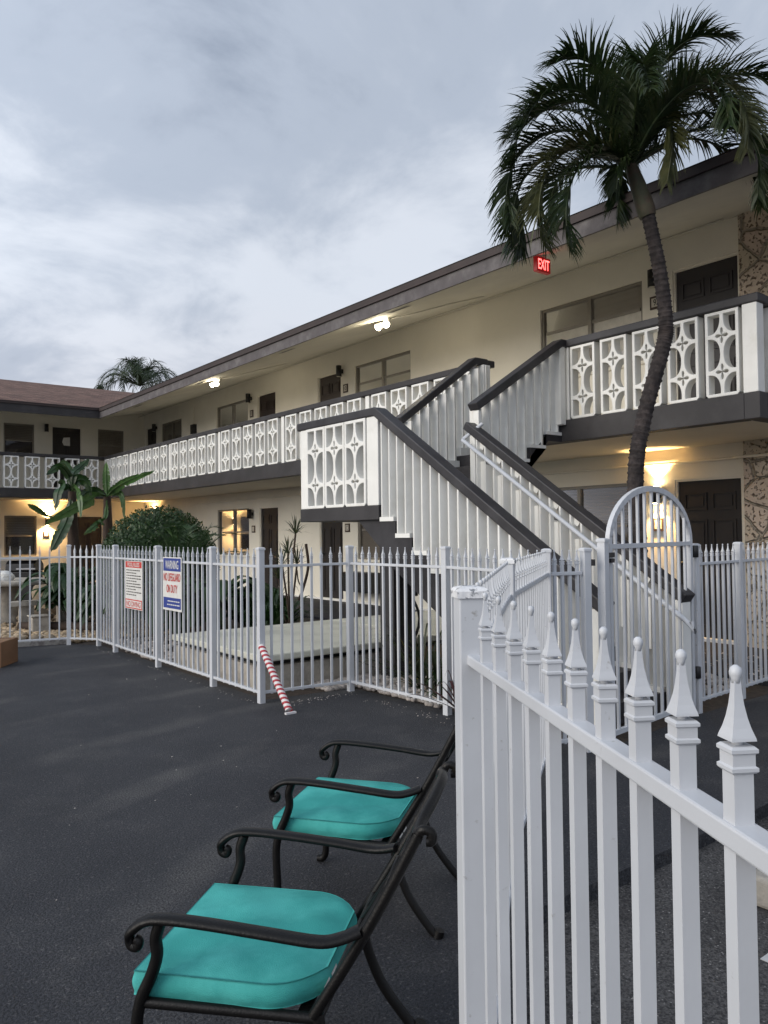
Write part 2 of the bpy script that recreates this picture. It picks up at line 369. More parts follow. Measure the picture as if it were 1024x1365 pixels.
def window(axis, const, a, b_, za, zb, panes=2, lower='lower_panel', far=False, drop=None):
    """frame > pane, blind"""
    def P(u0,u1,d0,d1,z0,z1,mb):
        if axis == 0: mb.box(const+d0, const+d1, u0, u1, z0, z1)
        else: mb.box(u0, u1, const+d0, const+d1, z0, z1)
    t = .045
    fr = MB()
    P(a,b_,.035,.10,zb-t,zb,fr); P(a,b_,.035,.10,za,za+t,fr); P(a,a+t,.035,.10,za+t,zb-t,fr); P(b_-t,b_,.035,.10,za+t,zb-t,fr)
    zm = zb-drop if drop else (za+zb)/2
    w = (b_-a-2*t)/panes
    for k in range(1,panes): P(a+t+k*w-.03,a+t+k*w+.03,.03,.105,za+t,zb-t,fr)
    for k in range(panes): P(a+t+k*w+.03,a+t+(k+1)*w-.03,.05,.095,zm-.02,zm+.02,fr)
    fo = fr.build('window', M['alu'], BL)
    for k in range(panes):
        pm = MB(); P(a+t+k*w+.03,a+t+(k+1)*w-.03,.072,.072,za+t,zb-t,pm); pm.f = [f for f in pm.f if len({pm.v[i] for i in f}) == 4][:1]; pm.sm = [False]; pm.build('pane', M['glass'], fo)
    bl = MB(); n = int((zb-zm)/.05)
    for i in range(n):
        z = zm + (i+.5)*(zb-zm)/n
        P(a+t,b_-t,.082+.003*(i%2),.096,z-.0245,z+.0245,bl)
    bl.build('blind', M['blinddk' if lower == 'blinddk' else 'blind'], fo)
    lw = MB(); P(a+t,b_-t,.086,.096,za+t,zm-.01,lw)
    lw.build('lower_panel', M[lower], fo)  # pale painted reflection in near upper windows, blind and dark room elsewhere
    if not far:
        sl = MB(); P(a-.04,b_+.04,-.04,.03,za-.05,za-.004,sl); sl.build('sill', M['cream'], fo)
    return fo
def door(axis, const, a, b_, za, zb, m, flip=False):
    def P(u0,u1,d0,d1,z0,z1,mb):
        if axis == 0: mb.box(const+d0, const+d1, u0, u1, z0, z1)
        else: mb.box(u0, u1, const+d0, const+d1, z0, z1)
    s = MB(); h = zb-za; w = b_-a
    P(a+.03,b_-.03,.055,.10,za,zb-.03,s)
    # raised frames round six panels
    rows = [(.07,.40),(.47,.74),(.80,.91)]
    for lo, hi in rows:
        for c0, c1 in ((.12,.46),(.54,.88)):
            u0,u1,z0,z1 = a+w*c0, a+w*c1, za+h*lo, za+h*hi
            r = .022
            P(u0,u1,.038,.055,z1-r,z1,s); P(u0,u1,.038,.055,z0,z0+r,s); P(u0,u0+r,.038,.055,z0+r,z1-r,s); P(u1-r,u1,.038,.055,z0+r,z1-r,s)
            P(u0+.05,u1-.05,.043,.055,z0+.05,z1-.05,s)
    do = s.build('door', M[m], BL)
    f = MB(); P(a,a+.03,.02,.10,za,zb,f); P(b_-.03,b_,.02,.10,za,zb,f); P(a+.03,b_-.03,.02,.10,zb-.03,zb,f)
    f.build('door_frame', M['cream'] if m != 'doorgray' else M['cream'], do)
    k = MB(); u = (b_-.10) if not flip else (a+.10)
    if axis == 0: k.tube([(const+.05,u,za+1.0),(const+.0,u,za+1.0)], .012); k.lathe([(.0,-.03),(.028,-.015),(.03,0),(.028,.015),(0,.03)], 10, (const-.012,u,za+1.0))
    else: k.tube([(u,const+.05,za+1.0),(u,const,za+1.0)], .012); k.lathe([(.0,-.03),(.028,-.015),(.03,0),(.028,.015),(0,.03)], 10, (u,const-.012,za+1.0))
    k.build('handle', M['black'], do)
    return do
for i,(a,b_) in enumerate(long_up_win): window(0, XW, a, b_, UB, UT, 2, 'lower_panel' if i < 2 else 'blind', drop=.40 if i < 2 else None)
for a,b_,m in long_up_door: door(0, XW, a, b_, ZF+.03, UT, m)
for i,(a,b_) in enumerate(long_lo_win): window(0, XW, a, b_, LB, LT, 2, 'blinddk')
for a,b_,m in long_lo_door: door(0, XW, a, b_, .08, LT, m)
for a,b_ in far_up_win: window(1, YW, a, b_, 4.02, 5.07, 1, 'inside' if a < 6 else 'blind')
window(1, YW, 5.5, 6.44, .95, 2.2, 1, 'inside'); window(1, YW, 2.0, 3.0, .95, 2.2, 1, 'inside'); window(1, YW, 2.0, 3.0, 4.02, 5.07, 1, 'inside')
door(1, YW, 6.89, 7.82, ZF+.03, 5.07, 'door'); door(1, YW, 7.55, 8.5, .08, 2.2, 'door')

# stone-faced end of the long wing
st = MB(); st.box(XW-.09, XW+.10, 2.62, 5.10, -.05, 5.68); st.build('stone_facing', M['stone'], BL, bevel=.01)
# ground-floor base strip and conduit
bs = MB(); ed = [2.6]+[v for a,b_,_ in long_lo_door for v in (a-.001,b_+.001)]+[25.9]
bs.box(XW-.035, XW-.001, 5.11, YW-.05, .035, .075); bs.build('base_strip', M['rail'], BL)
cn = MB(); cn.tube([(XW-.03,5.2,2.475),(XW-.03,9.2,2.475),(XW-.03,13,2.475),(XW-.03,22,2.475)], .018, 8)
cn.tube([(XW-.11,2.7,2.475),(XW-.11,5.18,2.475),(XW-.03,5.25,2.475)], .018, 8)
cn.build('conduit', M['cream'], BL)

# balcony slab, edge beam, ceiling below
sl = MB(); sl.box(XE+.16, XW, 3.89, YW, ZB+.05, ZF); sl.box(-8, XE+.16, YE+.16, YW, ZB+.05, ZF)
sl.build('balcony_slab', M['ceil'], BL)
eb = MB(); eb.box(XE, XE+.159, 3.889, YE+.0, ZB, ZF+.012); eb.box(-8, XE+.159, YE, YE+.159, ZB, ZF+.012); eb.box(XE+.159, XW, 3.73, 3.889, ZB, ZF+.012); eb.box(XE, XE+.159, 3.73, 3.889, ZB, ZF+.012)
eb.build('edge_beam', M['beam'], BL, bevel=.008)

# breeze panels: plate with pierced arcs and stars
def breeze_mesh(w, h, th, name):
    cu = bpy.data.curves.new('panel_outline', 'CURVE'); cu.dimensions = '2D'; cu.fill_mode = 'BOTH'; cu.extrude = th/2 - .006; cu.bevel_depth = .006; cu.bevel_resolution = 1
    def poly(pts):
        sp = cu.splines.new('POLY'); sp.points.add(len(pts)-1)
        for q,(x,y) in zip(sp.points, pts): q.co = (x,y,0,1)
        sp.use_cyclic_u = True
    poly([(-w/2,.022),(-w/2+.022,0),(w/2-.022,0),(w/2,.022),(w/2,h),(-w/2,h)])
    t = .021; wi = w/2-t; pitch = .43*h; ry = pitch*.5-.016; rx = wi-.013
    for s in (-1,1):
        for k in (-1,0,1):
            yc = h/2 + k*pitch; pts = []
            for i in range(25):
                a = -math.pi/2 + math.pi*i/24
                x = s*(wi - rx*abs(math.cos(a))**.72); y = yc + ry*math.copysign(abs(math.sin(a))**.95, a)
                y = min(max(y, t), h-t); pts.append((x,y))
            q = [pts[0]]
            for e in pts[1:]:
                if (e[0]-q[-1][0])**2+(e[1]-q[-1][1])**2 > 1e-7: q.append(e)
            poly(q if s < 0 else q[::-1])
    for k in (-.5,.5):
        yc = h/2 + k*pitch; pts = []
        for i in range(40):
            a = 2*math.pi*i/40; r_ = .018+.060*abs(math.cos(2*a))**1.5
            pts.append((r_*math.cos(a)*.95, yc + r_*math.sin(a)*1.12))
        poly(pts)
    o = bpy.data.objects.new('tmp', cu); COL.objects.link(o)
    dg = bpy.context.evaluated_depsgraph_get(); me = bpy.data.meshes.new_from_object(o.evaluated_get(dg)); me.name = name
    bpy.data.objects.remove(o); bpy.data.curves.remove(cu)
    me.transform(Matrix.Rotation(R(90),4,'X')); me.materials.clear(); me.materials.append(M['rail'])
    me.polygons.foreach_set('use_smooth', [False]*len(me.polygons))
    return me
PH = ZC-.09-ZF-.035
BR_W = breeze_mesh(.375, PH, .165, 'breeze_panel'); BR_N = breeze_mesh(.345, PH, .12, 'breeze_panel_narrow')
def panel(me, x, y, z, along_y, parent):
    o = bpy.data.objects.new('breeze_panel', me); COL.objects.link(o)
    m = Matrix.Translation((x,y,z)) @ (Matrix.Rotation(R(90),4,'Z') if along_y else Matrix.Identity(4))
    o.parent = parent; o.matrix_basis = wm(parent).inverted() @ m
    return o
def railcap(name, pts, parent, w=.15, h=.09, m='dark'):
    mb = MB()
    for a,b_ in zip(pts[:-1], pts[1:]): mb.beam(a, b_, w, h)
    return mb.build(name, M[m], parent, bevel=.012)
XC = XE+.085
# near stretch right of the stair
r1 = railcap('railing_cap', [(XC,6.14,ZC-.045),(XC,3.73,ZC-.045)], BL, .16); r1b = railcap('railing_cap', [(XC+.081,3.812,ZC-.045),(XW-.1,3.812,ZC-.045)], BL, .145)
for i in range(5): panel(BR_N, XC, 5.86-.435*i, ZF+.022, True, r1)
for i in range(4): panel(BR_N, XC+.40+.46*i, 3.812, ZF+.022, False, r1b)
ps = MB(); ps.box(XC-.07,XC+.07,3.75,3.90,ZF+.013,ZC-.091); ps.build('railing_post', M['rail'], r1, bevel=.008)
ps = MB(); ps.box(XC-.06,XC+.06,6.06,6.13,ZF+.013,ZC-.091); ps.build('railing_post', M['rail'], r1, bevel=.008)
# long stretch left of the stair
r2 = railcap('railing_cap', [(XC,7.42,ZC-.045),(XC,YE+.16,ZC-.045)], BL, .16, m='beam')
y = 7.80; k = 0
while y < YE-.15:
    if k % 6 == 5:
        q = MB(); q.box(XC-.06,XC+.06,y-.05,y+.05,ZF+.013,ZC-.091); q.build('railing_post', M['rail'], r2, bevel=.006); y += .34
    else: panel(BR_W, XC, y, ZF+.022, True, r2); y += .505
    if k % 6 == 4: y -= .17
    k += 1
# far wing
YCn = YE+.085
r3 = railcap('railing_cap', [(XC-.081,YCn,ZC-.045),(-8,YCn,ZC-.045)], BL, .16, m='beam')
x = XC-.42
while x > 2.6: panel(BR_W, x, YCn, ZF+.022, False, r3); x -= .54

# roof: underside slope, fascia, drip edge, shingles
def soff(x): return ZR + SL*(x-XR)
so = MB(); DX = XW+.1-XR
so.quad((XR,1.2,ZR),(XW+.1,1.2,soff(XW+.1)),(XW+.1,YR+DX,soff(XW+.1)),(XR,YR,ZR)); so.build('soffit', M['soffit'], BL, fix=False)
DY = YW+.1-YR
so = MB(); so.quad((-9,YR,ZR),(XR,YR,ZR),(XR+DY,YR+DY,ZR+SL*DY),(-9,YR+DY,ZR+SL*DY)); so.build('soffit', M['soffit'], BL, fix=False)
fa = MB(); fa.box(XR-.03,XR-.002,1.2,YR-.031,ZR-.02,ZR+.165); fa.build('fascia', M['fascia'], BL)
fa = MB(); fa.box(-9,XR-.002,YR-.03,YR-.002,ZR-.03,ZR+.20); fa.build('fascia', M['beam'], BL)
de = MB(); de.box(XR-.06,XR+.05,1.2,YR-.061,ZR+.166,ZR+.262); de.box(-9,XR+.05,YR-.06,YR+.05,ZR+.201,ZR+.262); de.build('drip_edge', M['drip'], BL)
ro = MB(); HW = 6.9; zr = ZR+.27
ro.quad((XR-.07,1.15,zr),(XR-.07,YR-.07,zr),(XR+HW,YR+HW,zr+SL*HW),(XR+HW,1.15,zr+SL*HW))
ro.quad((XR+2*HW,1.15,zr),(XR+HW,1.15,zr+SL*HW),(XR+HW,YR+HW,zr+SL*HW),(XR+2*HW,YR+2*HW,zr))
ro.build('roof', M['shingle'], BL, fix=False)
ro = MB(); ro.quad((-9,YR-.07,zr),(XR-.07,YR-.07,zr),(XR+HW,YR+HW,zr+SL*HW),(-9,YR+HW,zr+SL*HW))
ro.quad((-9,YR+HW,zr+SL*HW),(XR+HW,YR+HW,zr+SL*HW),(XR+2*HW,YR+2*HW,zr),(-9,YR+2*HW,zr)); ro.build('roof', M['shingle'], BL, fix=False)
# soffit vents
for y in (9.2,12.6,16.4,20.4):
    v = MB(); n = .25; v.quad((XR+.25,y,soff(XR+.25)-.006),(XR+.36,y,soff(XR+.36)-.006),(XR+.36,y+.5,soff(XR+.36)-.006),(XR+.25,y+.5,soff(XR+.25)-.006)); v.build('soffit_vent', M['black'], BL)
tr = MB(); tr.tube([(XW-.25,y,soff(XW-.25)-.02) for y in (5.2,8,11,14,18,22,26)], .012, 6); tr.build('soffit_trim', M['soffit'], BL)

# ------------------------------------------------------------------ text
def text_mesh(body, w, h, name):
    cu = bpy.data.curves.new(name, 'FONT'); cu.body = body; cu.offset = .012; cu.align_x = 'CENTER'
    o = bpy.data.objects.new('tmp', cu); COL.objects.link(o)
    dg = bpy.context.evaluated_depsgraph_get(); me = bpy.data.meshes.new_from_object(o.evaluated_get(dg)); me.name = name
    bpy.data.objects.remove(o); bpy.data.curves.remove(cu)
    xs = [v.co.x for v in me.vertices]; ys = [v.co.y for v in me.vertices]
    for v in me.vertices:
        v.co.x = ((v.co.x-min(xs))/(max(xs)-min(xs))-.5)*w; v.co.y = ((v.co.y-min(ys))/(max(ys)-min(ys))-.5)*h
    me.materials.clear(); return me
def frame_m(c, u, v):
    u = Vector(u).normalized(); v = Vector(v).normalized(); n = u.cross(v)
    return Matrix(((u.x,v.x,n.x,c[0]),(u.y,v.y,n.y,c[1]),(u.z,v.z,n.z,c[2]),(0,0,0,1)))
def text(body, c, u, v, w, h, m, parent, name='lettering'):
    me = text_mesh(body, w, h, name); o = link(name, me, m)
    o.parent = parent; o.matrix_basis = wm(parent).inverted() @ frame_m(c, u, v)
    return o
def plate(c, u, v, w, h, th, m, parent, name):
    mb = MB(); mb.box(-w/2,w/2,-h/2,h/2,-th,0); o = link(name, mb.mesh(name), m)
    o.parent = parent; o.matrix_basis = wm(parent).inverted() @ frame_m(c, u, v)
    return o

# house-number plaques, wall lamps
def plaque(pos, n, txt, label, s=.165):
    n = Vector(n); u = Vector((-n.y, n.x, 0)); v = Vector((0,0,1)); pos = Vector(pos)
    t = thing('house_number', pos, label, 'number plaque', 'door number plaques')
    plate(pos+n*.022, u, v, s, s*1.12, .02, M['plaq'], t, 'plaque_rim'); plate(pos+n*.026, u, v, s*.66, s*.76, .004, M['plaqw'], t, 'plaque_face')
    if txt: text(txt, pos+n*.0265, u, v, s*(.26*len(txt)+.02), s*.56, M['ink'], t, 'numeral')
plaque((XW,6.37,4.795), (-1,0,0), '9', 'door plaque reading 9 between the near upper window and charcoal door')
plaque((XW,14.09,4.745), (-1,0,0), '10', 'door plaque reading 10 left of the paired upper window with painted pale reflections')
plaque((XW,18.42,4.735), (-1,0,0), '11', 'small upstairs plaque reading 11 between dark window and umber door')
plaque((XW,6.39,1.62), (-1,0,0), '', 'glowing ground-floor plaque under the lit wall lamp, seen through the gate')
plaque((XW,14.07,1.665), (-1,0,0), 'C', 'door plaque reading C under the stair landing')
plaque((XW,18.36,1.68), (-1,0,0), '', 'ground-floor plaque left of the open-curtained window by the round bush')
plaque((6.72,YW,1.63), (0,-1,0), '', 'small far-wing plaque under the bright lamp beside banana plants')
def wall_lamp(pos, n, label, lit=False, e=14, wide=84):
    n = Vector(n); pos = Vector(pos)
    t = thing('wall_lamp', pos, label, 'wall lamp', 'cylinder wall lamps')
    c = pos + n*.10
    b = MB(); b.lathe([(.058,-.12),(.062,-.12),(.062,.12),(.058,.12)], 16, c); b.build('lamp_body', M['black'], t)
    k = MB(); k.beam(pos, c, .07, .09); k.build('lamp_bracket', M['black'], t)
    for sgn in (1,-1):
        q = MB(); q.lathe([(.05,0),(.05,.004)], 14, c+Vector((0,0,sgn*.123-.002))); q.build('lamp_lens', M['bulb'] if lit else M['plaqw'], t)
        if lit:
            ld = bpy.data.lights.new('lamp_light','SPOT'); ld.energy = e*(1 if sgn > 0 else .9); ld.color = (1,.60,.24); ld.spot_size = R(wide); ld.spot_blend = .45; ld.shadow_soft_size = .02
            lo = bpy.data.objects.new('lamp_light', ld); COL.objects.link(lo); lo.parent = t
            lo.matrix_basis = wm(t).inverted() @ Matrix.Translation(c+Vector((0,0,sgn*.13))) @ (Matrix.Rotation(math.pi,4,'X') if sgn > 0 else Matrix.Identity(4))
wall_lamp((XW,6.36,5.12), (-1,0,0), 'unlit black lamp beside the near upper charcoal door, behind the palm trunk')
wall_lamp((XW,14.22,5.14), (-1,0,0), 'unlit black lamp between umber door and upper window with painted pale reflection')
wall_lamp((XW,18.45,5.14), (-1,0,0), 'unlit black lamp at the upper right of the dark window by plaque 11')
wall_lamp((XW,25.0,5.1), (-1,0,0), 'unlit black lamp beside the last upstairs door near the inner corner')
wall_lamp((6.71,YW,4.98), (0,-1,0), 'unlit black lamp on the far wing between window and door with paper')
wall_lamp((XW,18.42,2.08), (-1,0,0), 'unlit black ground-floor lamp between lamp-lit window and dark door')
wall_lamp((XW,6.38,2.04), (-1,0,0), 'lit wall lamp throwing warm cones up and down beside ground-floor door, behind gate', True, 85, 96)
wall_lamp((6.73,YW,2.02), (0,-1,0), 'lit far-wing lamp glowing behind the banana leaves', True, 170, 140)
wall_lamp((XW,25.2,2.06), (-1,0,0), 'lit lamp in the inner corner warming the ceiling above the round bush', True, 130, 130)
t = thing('utility_box', (XW,22.0,4.72), 'small black box on the upstairs wall just above the railing, left of the dark window', 'box')
b = MB(); b.box(XW-.10,XW-.001,21.87,22.13,4.58,4.86); b.build('box_body', M['black'], t, bevel=.01)
b = MB(); b.tube([(XW-.05,22.0,4.86),(XW-.05,22.0,5.4)], .012, 6); b.build('box_conduit', M['cream'], t)

# soffit flood lights and exit sign
def flood(x, y, label):
    z = soff(x)
    t = thing('floodlight', (x,y,z), label, 'floodlight', 'eave floodlights')
    b = MB(); b.lathe([(.07,-.03),(.07,.02)], 14, (x,y,z)); b.build('mount_plate', M['soffit'], t)
    for s in (-1,1):
        h = Vector((x-.08,y+s*.085,z-.10)); dirv = Vector((-.6,s*.35-.2,-.55)).normalized()
        k = MB(); k.tube([(x,y,z-.03),(x,y+s*.05,z-.07),h], .012, 6); k.tube([h-dirv*.04,h,h+dirv*.07], [.03,.05,.062], 12); k.build('lamp_head', M['soffit'], t)
        l = MB(); l.tube([h+dirv*.071,h+dirv*.09], [.06,.045], 12); l.build('bulb', M['flood'], t)
    w = MB(); w.tube([(x,y,z-.01),(x+.25,y-.5,soff(x+.25)-.03),(x+.6,y-.9,soff(x+.6)-.02),(x+1.1,y-1.2,soff(x+1.1)-.015)], .008, 5); w.build('wire', M['soffit'], t)
    ld = bpy.data.lights.new('flood_light','POINT'); ld.energy = 13; ld.color = (1,.88,.66); ld.shadow_soft_size = .06
    lo = bpy.data.objects.new('flood_light', ld); COL.objects.link(lo); lo.parent = t; lo.matrix_basis = wm(t).inverted() @ Matrix.Translation((x-.14,y,z-.16))
flood(8.15, 10.35, 'lit double floodlight under the eave above the stair, the nearer one')
flood(8.05, 16.55, 'lit double floodlight under the eave above the balcony, the farther one')
ex = Vector((7.62,6.50,4.905))
t = thing('exit_sign', ex, 'glowing red EXIT sign hanging from the soffit above the stair head', 'exit sign')
b = MB(); b.box(ex.x-.13,ex.x+.13,ex.y-.03,ex.y+.03,ex.z-.095,ex.z+.095); b.build('sign_box', M['exitbox'], t, bevel=.006)
text('EXIT', ex+Vector((0,-.032,0)), (1,0,0), (0,0,1), .21, .13, M['exit'], t)
b = MB(); b.box(ex.x-.05,ex.x+.05,ex.y-.025,ex.y+.025,ex.z+.101,soff(ex.x)+.02); b.build('sign_mount', M['soffit'], t)

t = thing('paper_notice', (7.37,YW+.03,4.6), 'white paper notice taped to the dark far-wing upstairs door', 'notice')
b = MB(); b.add([(7.26,YW+.033,4.72),(7.46,YW+.033,4.74),(7.46,YW+.033,4.46),(7.27,YW+.033,4.47),(7.22,YW+.033,4.58)],[(0,1,2,3,4)]); b.add([(7.26,YW+.036,4.72),(7.46,YW+.036,4.74),(7.46,YW+.036,4.46),(7.27,YW+.036,4.47),(7.22,YW+.036,4.58)],[(4,3,2,1,0)])
b.build('paper_sheet', M['signw'], t)
t = thing('air_conditioner', (XW,13.35,.31), 'black wall air conditioner under the ground-floor window behind the stair column', 'air conditioner')
b = MB(); b.box(XW-.30,XW-.001,12.85,13.85,.30,.72); b.build('casing', M['black'], t, bevel=.015)
b = MB()
for i in range(7): b.box(XW-.312,XW-.301,12.9,13.8,.34+i*.05,.365+i*.05)
b.build('grille', M['rubber'], t)

# ------------------------------------------------------------------ staircase
X0, X1 = 4.82, 6.06; YA, YB = 6.30, 7.80; ZL, ZLC = 1.829, 2.837
ST = thing('staircase', (5.4,6.3,0), 'outdoor stair with charcoal caps, white fin railings and patterned landing panels', 'staircase')
n = 11; rise = ZL/n; tread = .248
# lower flight: stepped body
prof = [(YA, ZL-rise)]
for i in range(1, n):
    yy = YA - tread*i; prof += [(yy, ZL-rise*i)]; prof += [(yy, ZL-rise*(i+1))] if i < n-1 else [(yy, 0.0)]
yf = YA - tread*(n-1)
prof += [(yf+.30, -.02), (YA-.05, ZL-.16-.38), (YA-.0, ZL-.16-.30)]
fl = MB(); fl.prism(prof, 0, X0+.02, X1-.02); fl.build('lower_flight', M['dark'], ST)
la = MB(); la.box(X0, X1+.02, YA+.001, YB, ZL-.148, ZL); la.build('landing', M['beam'], ST, bevel=.008)
br = MB(); br.prism([(YA+.0, ZL-.149),(YA+.42, ZL-.149),(YA-.0, ZL-.47)], 0, X0+.05, X1-.05); br.build('haunch', M['dark'], ST)
# upper flight
m_ = 6; rise2 = (ZF-ZL)/m_; t2 = (XE-X1-.02)/(m_-1)
prof = [(X1+.021, ZL-.30),(X1+.021, ZL+rise2)]
for i in range(1, m_):
    xx = X1+.02+t2*i; prof += [(xx, ZL+rise2*i)]
    if i < m_-1: prof += [(xx, ZL+rise2*(i+1))]
prof += [(XE-.002, ZB), (XE-.25, ZB)]
UA, UBY = 6.14, 7.46
fl = MB(); fl.prism(prof, 1, UA+.02, UBY-.02); fl.build('upper_flight', M['dark'], ST)
# caps
slope = (ZLC-1.015)/(6.33-3.61)
Xn, Xf = X0+.07, X1-.07
def zc_low(y): return ZLC-.045 - slope*max(0, (YA+.02)-y)
def cap(pts): 
    mb = MB(); w=.15; h=.09
    P = [Vector(p) for p in pts]
    sd = (P[-1]-P[0]); sd.z = 0; sd = sd.normalized().cross(up)
    ring = []
    for i,p in enumerate(P):
        a = (P[i]-P[i-1]).normalized() if i else None; c_ = (P[i+1]-P[i]).normalized() if i < len(P)-1 else None
        tn = (a+c_).normalized() if a and c_ else (a or c_)
        nu = sd.cross(tn).normalized()
        if nu.z < 0: nu = -nu
        k = 1/ (nu.dot(sd.cross(c_ or a).normalized()) if nu.dot(sd.cross(c_ or a).normalized()) > 0 else -nu.dot(sd.cross(c_ or a).normalized()))
        ring.append([p+sd*s*w/2+nu*t_*h/2*k for s,t_ in ((-1,-1),(1,-1),(1,1),(-1,1))])
    vs = [v for r_ in ring for v in r_]; fs = [(0,1,2,3), tuple(4*(len(ring)-1)+i for i in (3,2,1,0))]
    for i in range(len(ring)-1):
        for k in range(4): fs.append((4*i+k,4*i+(k+1)%4,4*i+4+(k+1)%4,4*i+4+k))
    mb.add(vs, fs); return mb.build('railing_cap', M['dark'], ST, bevel=.012)
c_near = cap([(Xn,YB+.06,ZLC-.045),(Xn,YA+.06,ZLC-.045),(Xn,3.60,zc_low(3.60))])
c_far = cap([(Xf,YA-.12,zc_low(YA-.10)),(Xf,3.60,zc_low(3.60))])
zu0 = ZLC+.10; 
def zc_up(x): return min(ZC-.045, zu0+(ZC-.045-zu0)*(x-X1)/(XE-.18-X1))
c_ur = cap([(X1-.03,UA+.01,zc_up(X1-.03)),(XE-.06,UA+.01,ZC-.045),(XE+.02,UA+.01,ZC-.045)])
c_ul = cap([(X1-.03,UBY,zc_up(X1-.03)),(XE-.22,UBY,ZC-.045),(XE+.0,UBY,ZC-.045)])
c_side = cap([(Xn+.08,YB-.005,ZLC-.046),(X1,YB-.005,ZLC-.046)])
# fins
def fin(xc,yc,z0,z1,par,w=.135,th=.030,ang=R(72)):
    """board set at an angle, its broad face turned to the court"""
    t_ = Vector((-math.sin(ang),math.cos(ang),0)); n_ = Vector((t_.y,-t_.x,0)); c_ = Vector((xc,yc,0)); vs = []
    for z in (z0,z1):
        for i,j in ((-1,-1),(1,-1),(1,1),(-1,1)): vs.append(c_+t_*i*w/2+n_*j*th/2+up*z)
    f = MB(); f.add(vs, [(0,1,2,3),(7,6,5,4),(0,4,5,1),(1,5,6,2),(2,6,7,3),(3,7,4,0)]); return f.build('baluster', M['rail'], par)
def flight_fins(xc, par, near):
    sp = tread/2; y = YA-.02-(0 if near else tread); k = 0
    while y > 3.70:
        st_i = int((YA-y)/tread)+1
        zt = max(0, ZL-rise*st_i)
        top = zc_low(y)-.055
        fin(xc, y-.05, zt+.045, top, par)
        y -= sp; k += 1
    for i in range(1, n):
        b = MB(); y1 = YA-tread*(i-1)-.012; y0 = YA-tread*i+.012
        b.box(xc-.066, xc+.058, y0, y1, ZL-rise*i+.001, ZL-rise*i+.044)
        b.build('base_block', M['rail'], par)
    if not near:
        b = MB(); y = YA-.02-tread
        while y > 3.9:
            b = MB(); b.beam((xc,y-.018,zc_low(y-.018)-.085),(xc,y-.018-.09,zc_low(y-.108)-.085), .07, .06); b.box(xc-.03,xc+.03,y-.108,y-.0185-.0,zc_low(y)-.75,zc_low(y)-.30)
            y -= tread
            b.build('spacer_block', M['rail'], par)
flight_fins(Xn, c_near, True); flight_fins(Xf, c_far, False)
def upper_fins(yc, par):
    sp = t2/2; x = X1+.04
    while x < XE-.06:
        i = int((x-X1-.02)/t2)+1; i = min(i, m_)
        fin(x+.03, yc, ZL+rise2*i+(.04 if yc < 7 else .11), zc_up(x)-.05, par, .135, .034, R(16)); x += sp
    for i in range(1, m_):
        b = MB(); b.box(X1+.03+t2*(i-1), X1+.01+t2*i, yc-.064, yc+.064, ZL+rise2*i+.001, ZL+rise2*i+(.039 if yc < 7 else .109))
        b.build('base_block', M['rail'], par)
upper_fins(UA+.075, c_ur); upper_fins(UBY-.055, c_ul)
# solid pilasters at the corners
for (a0,a1,b0,b1,z0,z1,par) in ((Xn-.062,Xn+.062,YA+.01,YA+.20,ZL+.001,ZLC-.092,c_near),(Xn-.062,Xn+.062,YB-.14,YB-.005,ZL+.001,ZLC-.092,c_near),
        (Xf-.055,Xf+.062,YA-.265,YA-.20,ZL-rise*2,zc_low(YA-.23)-.05,c_far),(X1-.01,X1+.035,UA-.05,UA+.03,ZL-.14,ZLC+.04,c_ur),(XE-.10,XE-.003,UA-.052,UA+.07,ZF-.05,ZC-.09,c_ur),
        (XE-.13,XE-.003,UBY-.115,UBY+.005,ZF+.013,ZC-.092,c_ul),(Xn-.06,Xn+.06,3.62,3.70,0,zc_low(3.66)-.05,c_near),(Xf-.06,Xf+.06,3.62,3.70,0,zc_low(3.66)-.05,c_far)):
    f = MB(); f.box(a0,a1,b0,b1,z0,z1); f.build('pilaster', M['rail'], par, bevel=.006)
PL = breeze_mesh(.365, ZLC-.092-ZL-.012, .15, 'landing_panel')
for y in (6.70,7.085,7.47): panel(PL, Xn, y, ZL+.006, True, c_near)
for x in (5.15,5.54,5.90): panel(PL, x, YB-.06, ZL+.006, False, c_side)
# column below the landing
co = MB(); co.box(5.10,5.36,6.42,6.66,-.05,ZL-.149); co.build('column', M['dark'], ST, bevel=.01)
# handrail pipe inside the lower flight
hx = Xf-.13
hp = MB(); hp.tube([(X1-.02,6.02,2.72),(hx+.03,6.16,2.56),(hx,6.15,2.545),(hx,3.55,2.545-slope*2.6),(hx,3.47,2.545-slope*2.6-.08),(hx,3.50,.80)], .021, 10); h_o = hp.build('handrail', M['white'], ST)
for y in (5.8,4.9,4.1):
    z = 2.545-slope*(6.15-y); q = MB(); q.tube([(hx,y,z),(hx+.01,y,z-.05),(Xf-.05,y,z-.06)], .009, 6); q.build('bracket', M['steel'], h_o)
t = thing('garden_hose', (5.38,6.5,.2), 'black hose looped on the dark column under the landing', 'hose')
q = MB()
for k in range(3):
    q.tube([(5.40+.01*k+.03*math.sin(a*3), 6.52+.13*math.sin(a)+.02*k, .62+.30*math.cos(a)) for a in [2*math.pi*i/24 for i in range(25)]], .011, 6)
q.tube([(5.42,6.5,.33),(5.45,6.45,.1),(5.6,6.2,.02),(5.9,6.0,.02)], .011, 6)
q.build('hose_coil', M['rubber'], t)
t = thing('meter_box', (5.37,6.6,.8), 'small black box fixed to the column above the hose', 'box')
q = MB(); q.box(5.361,5.48,6.47,6.62,.86,1.08); q.build('box_body', M['black'], t, bevel=.01)
q = MB(); q.box(5.481,5.487,6.49,6.60,.88,1.06); q.build('box_cover', M['dark'], t)

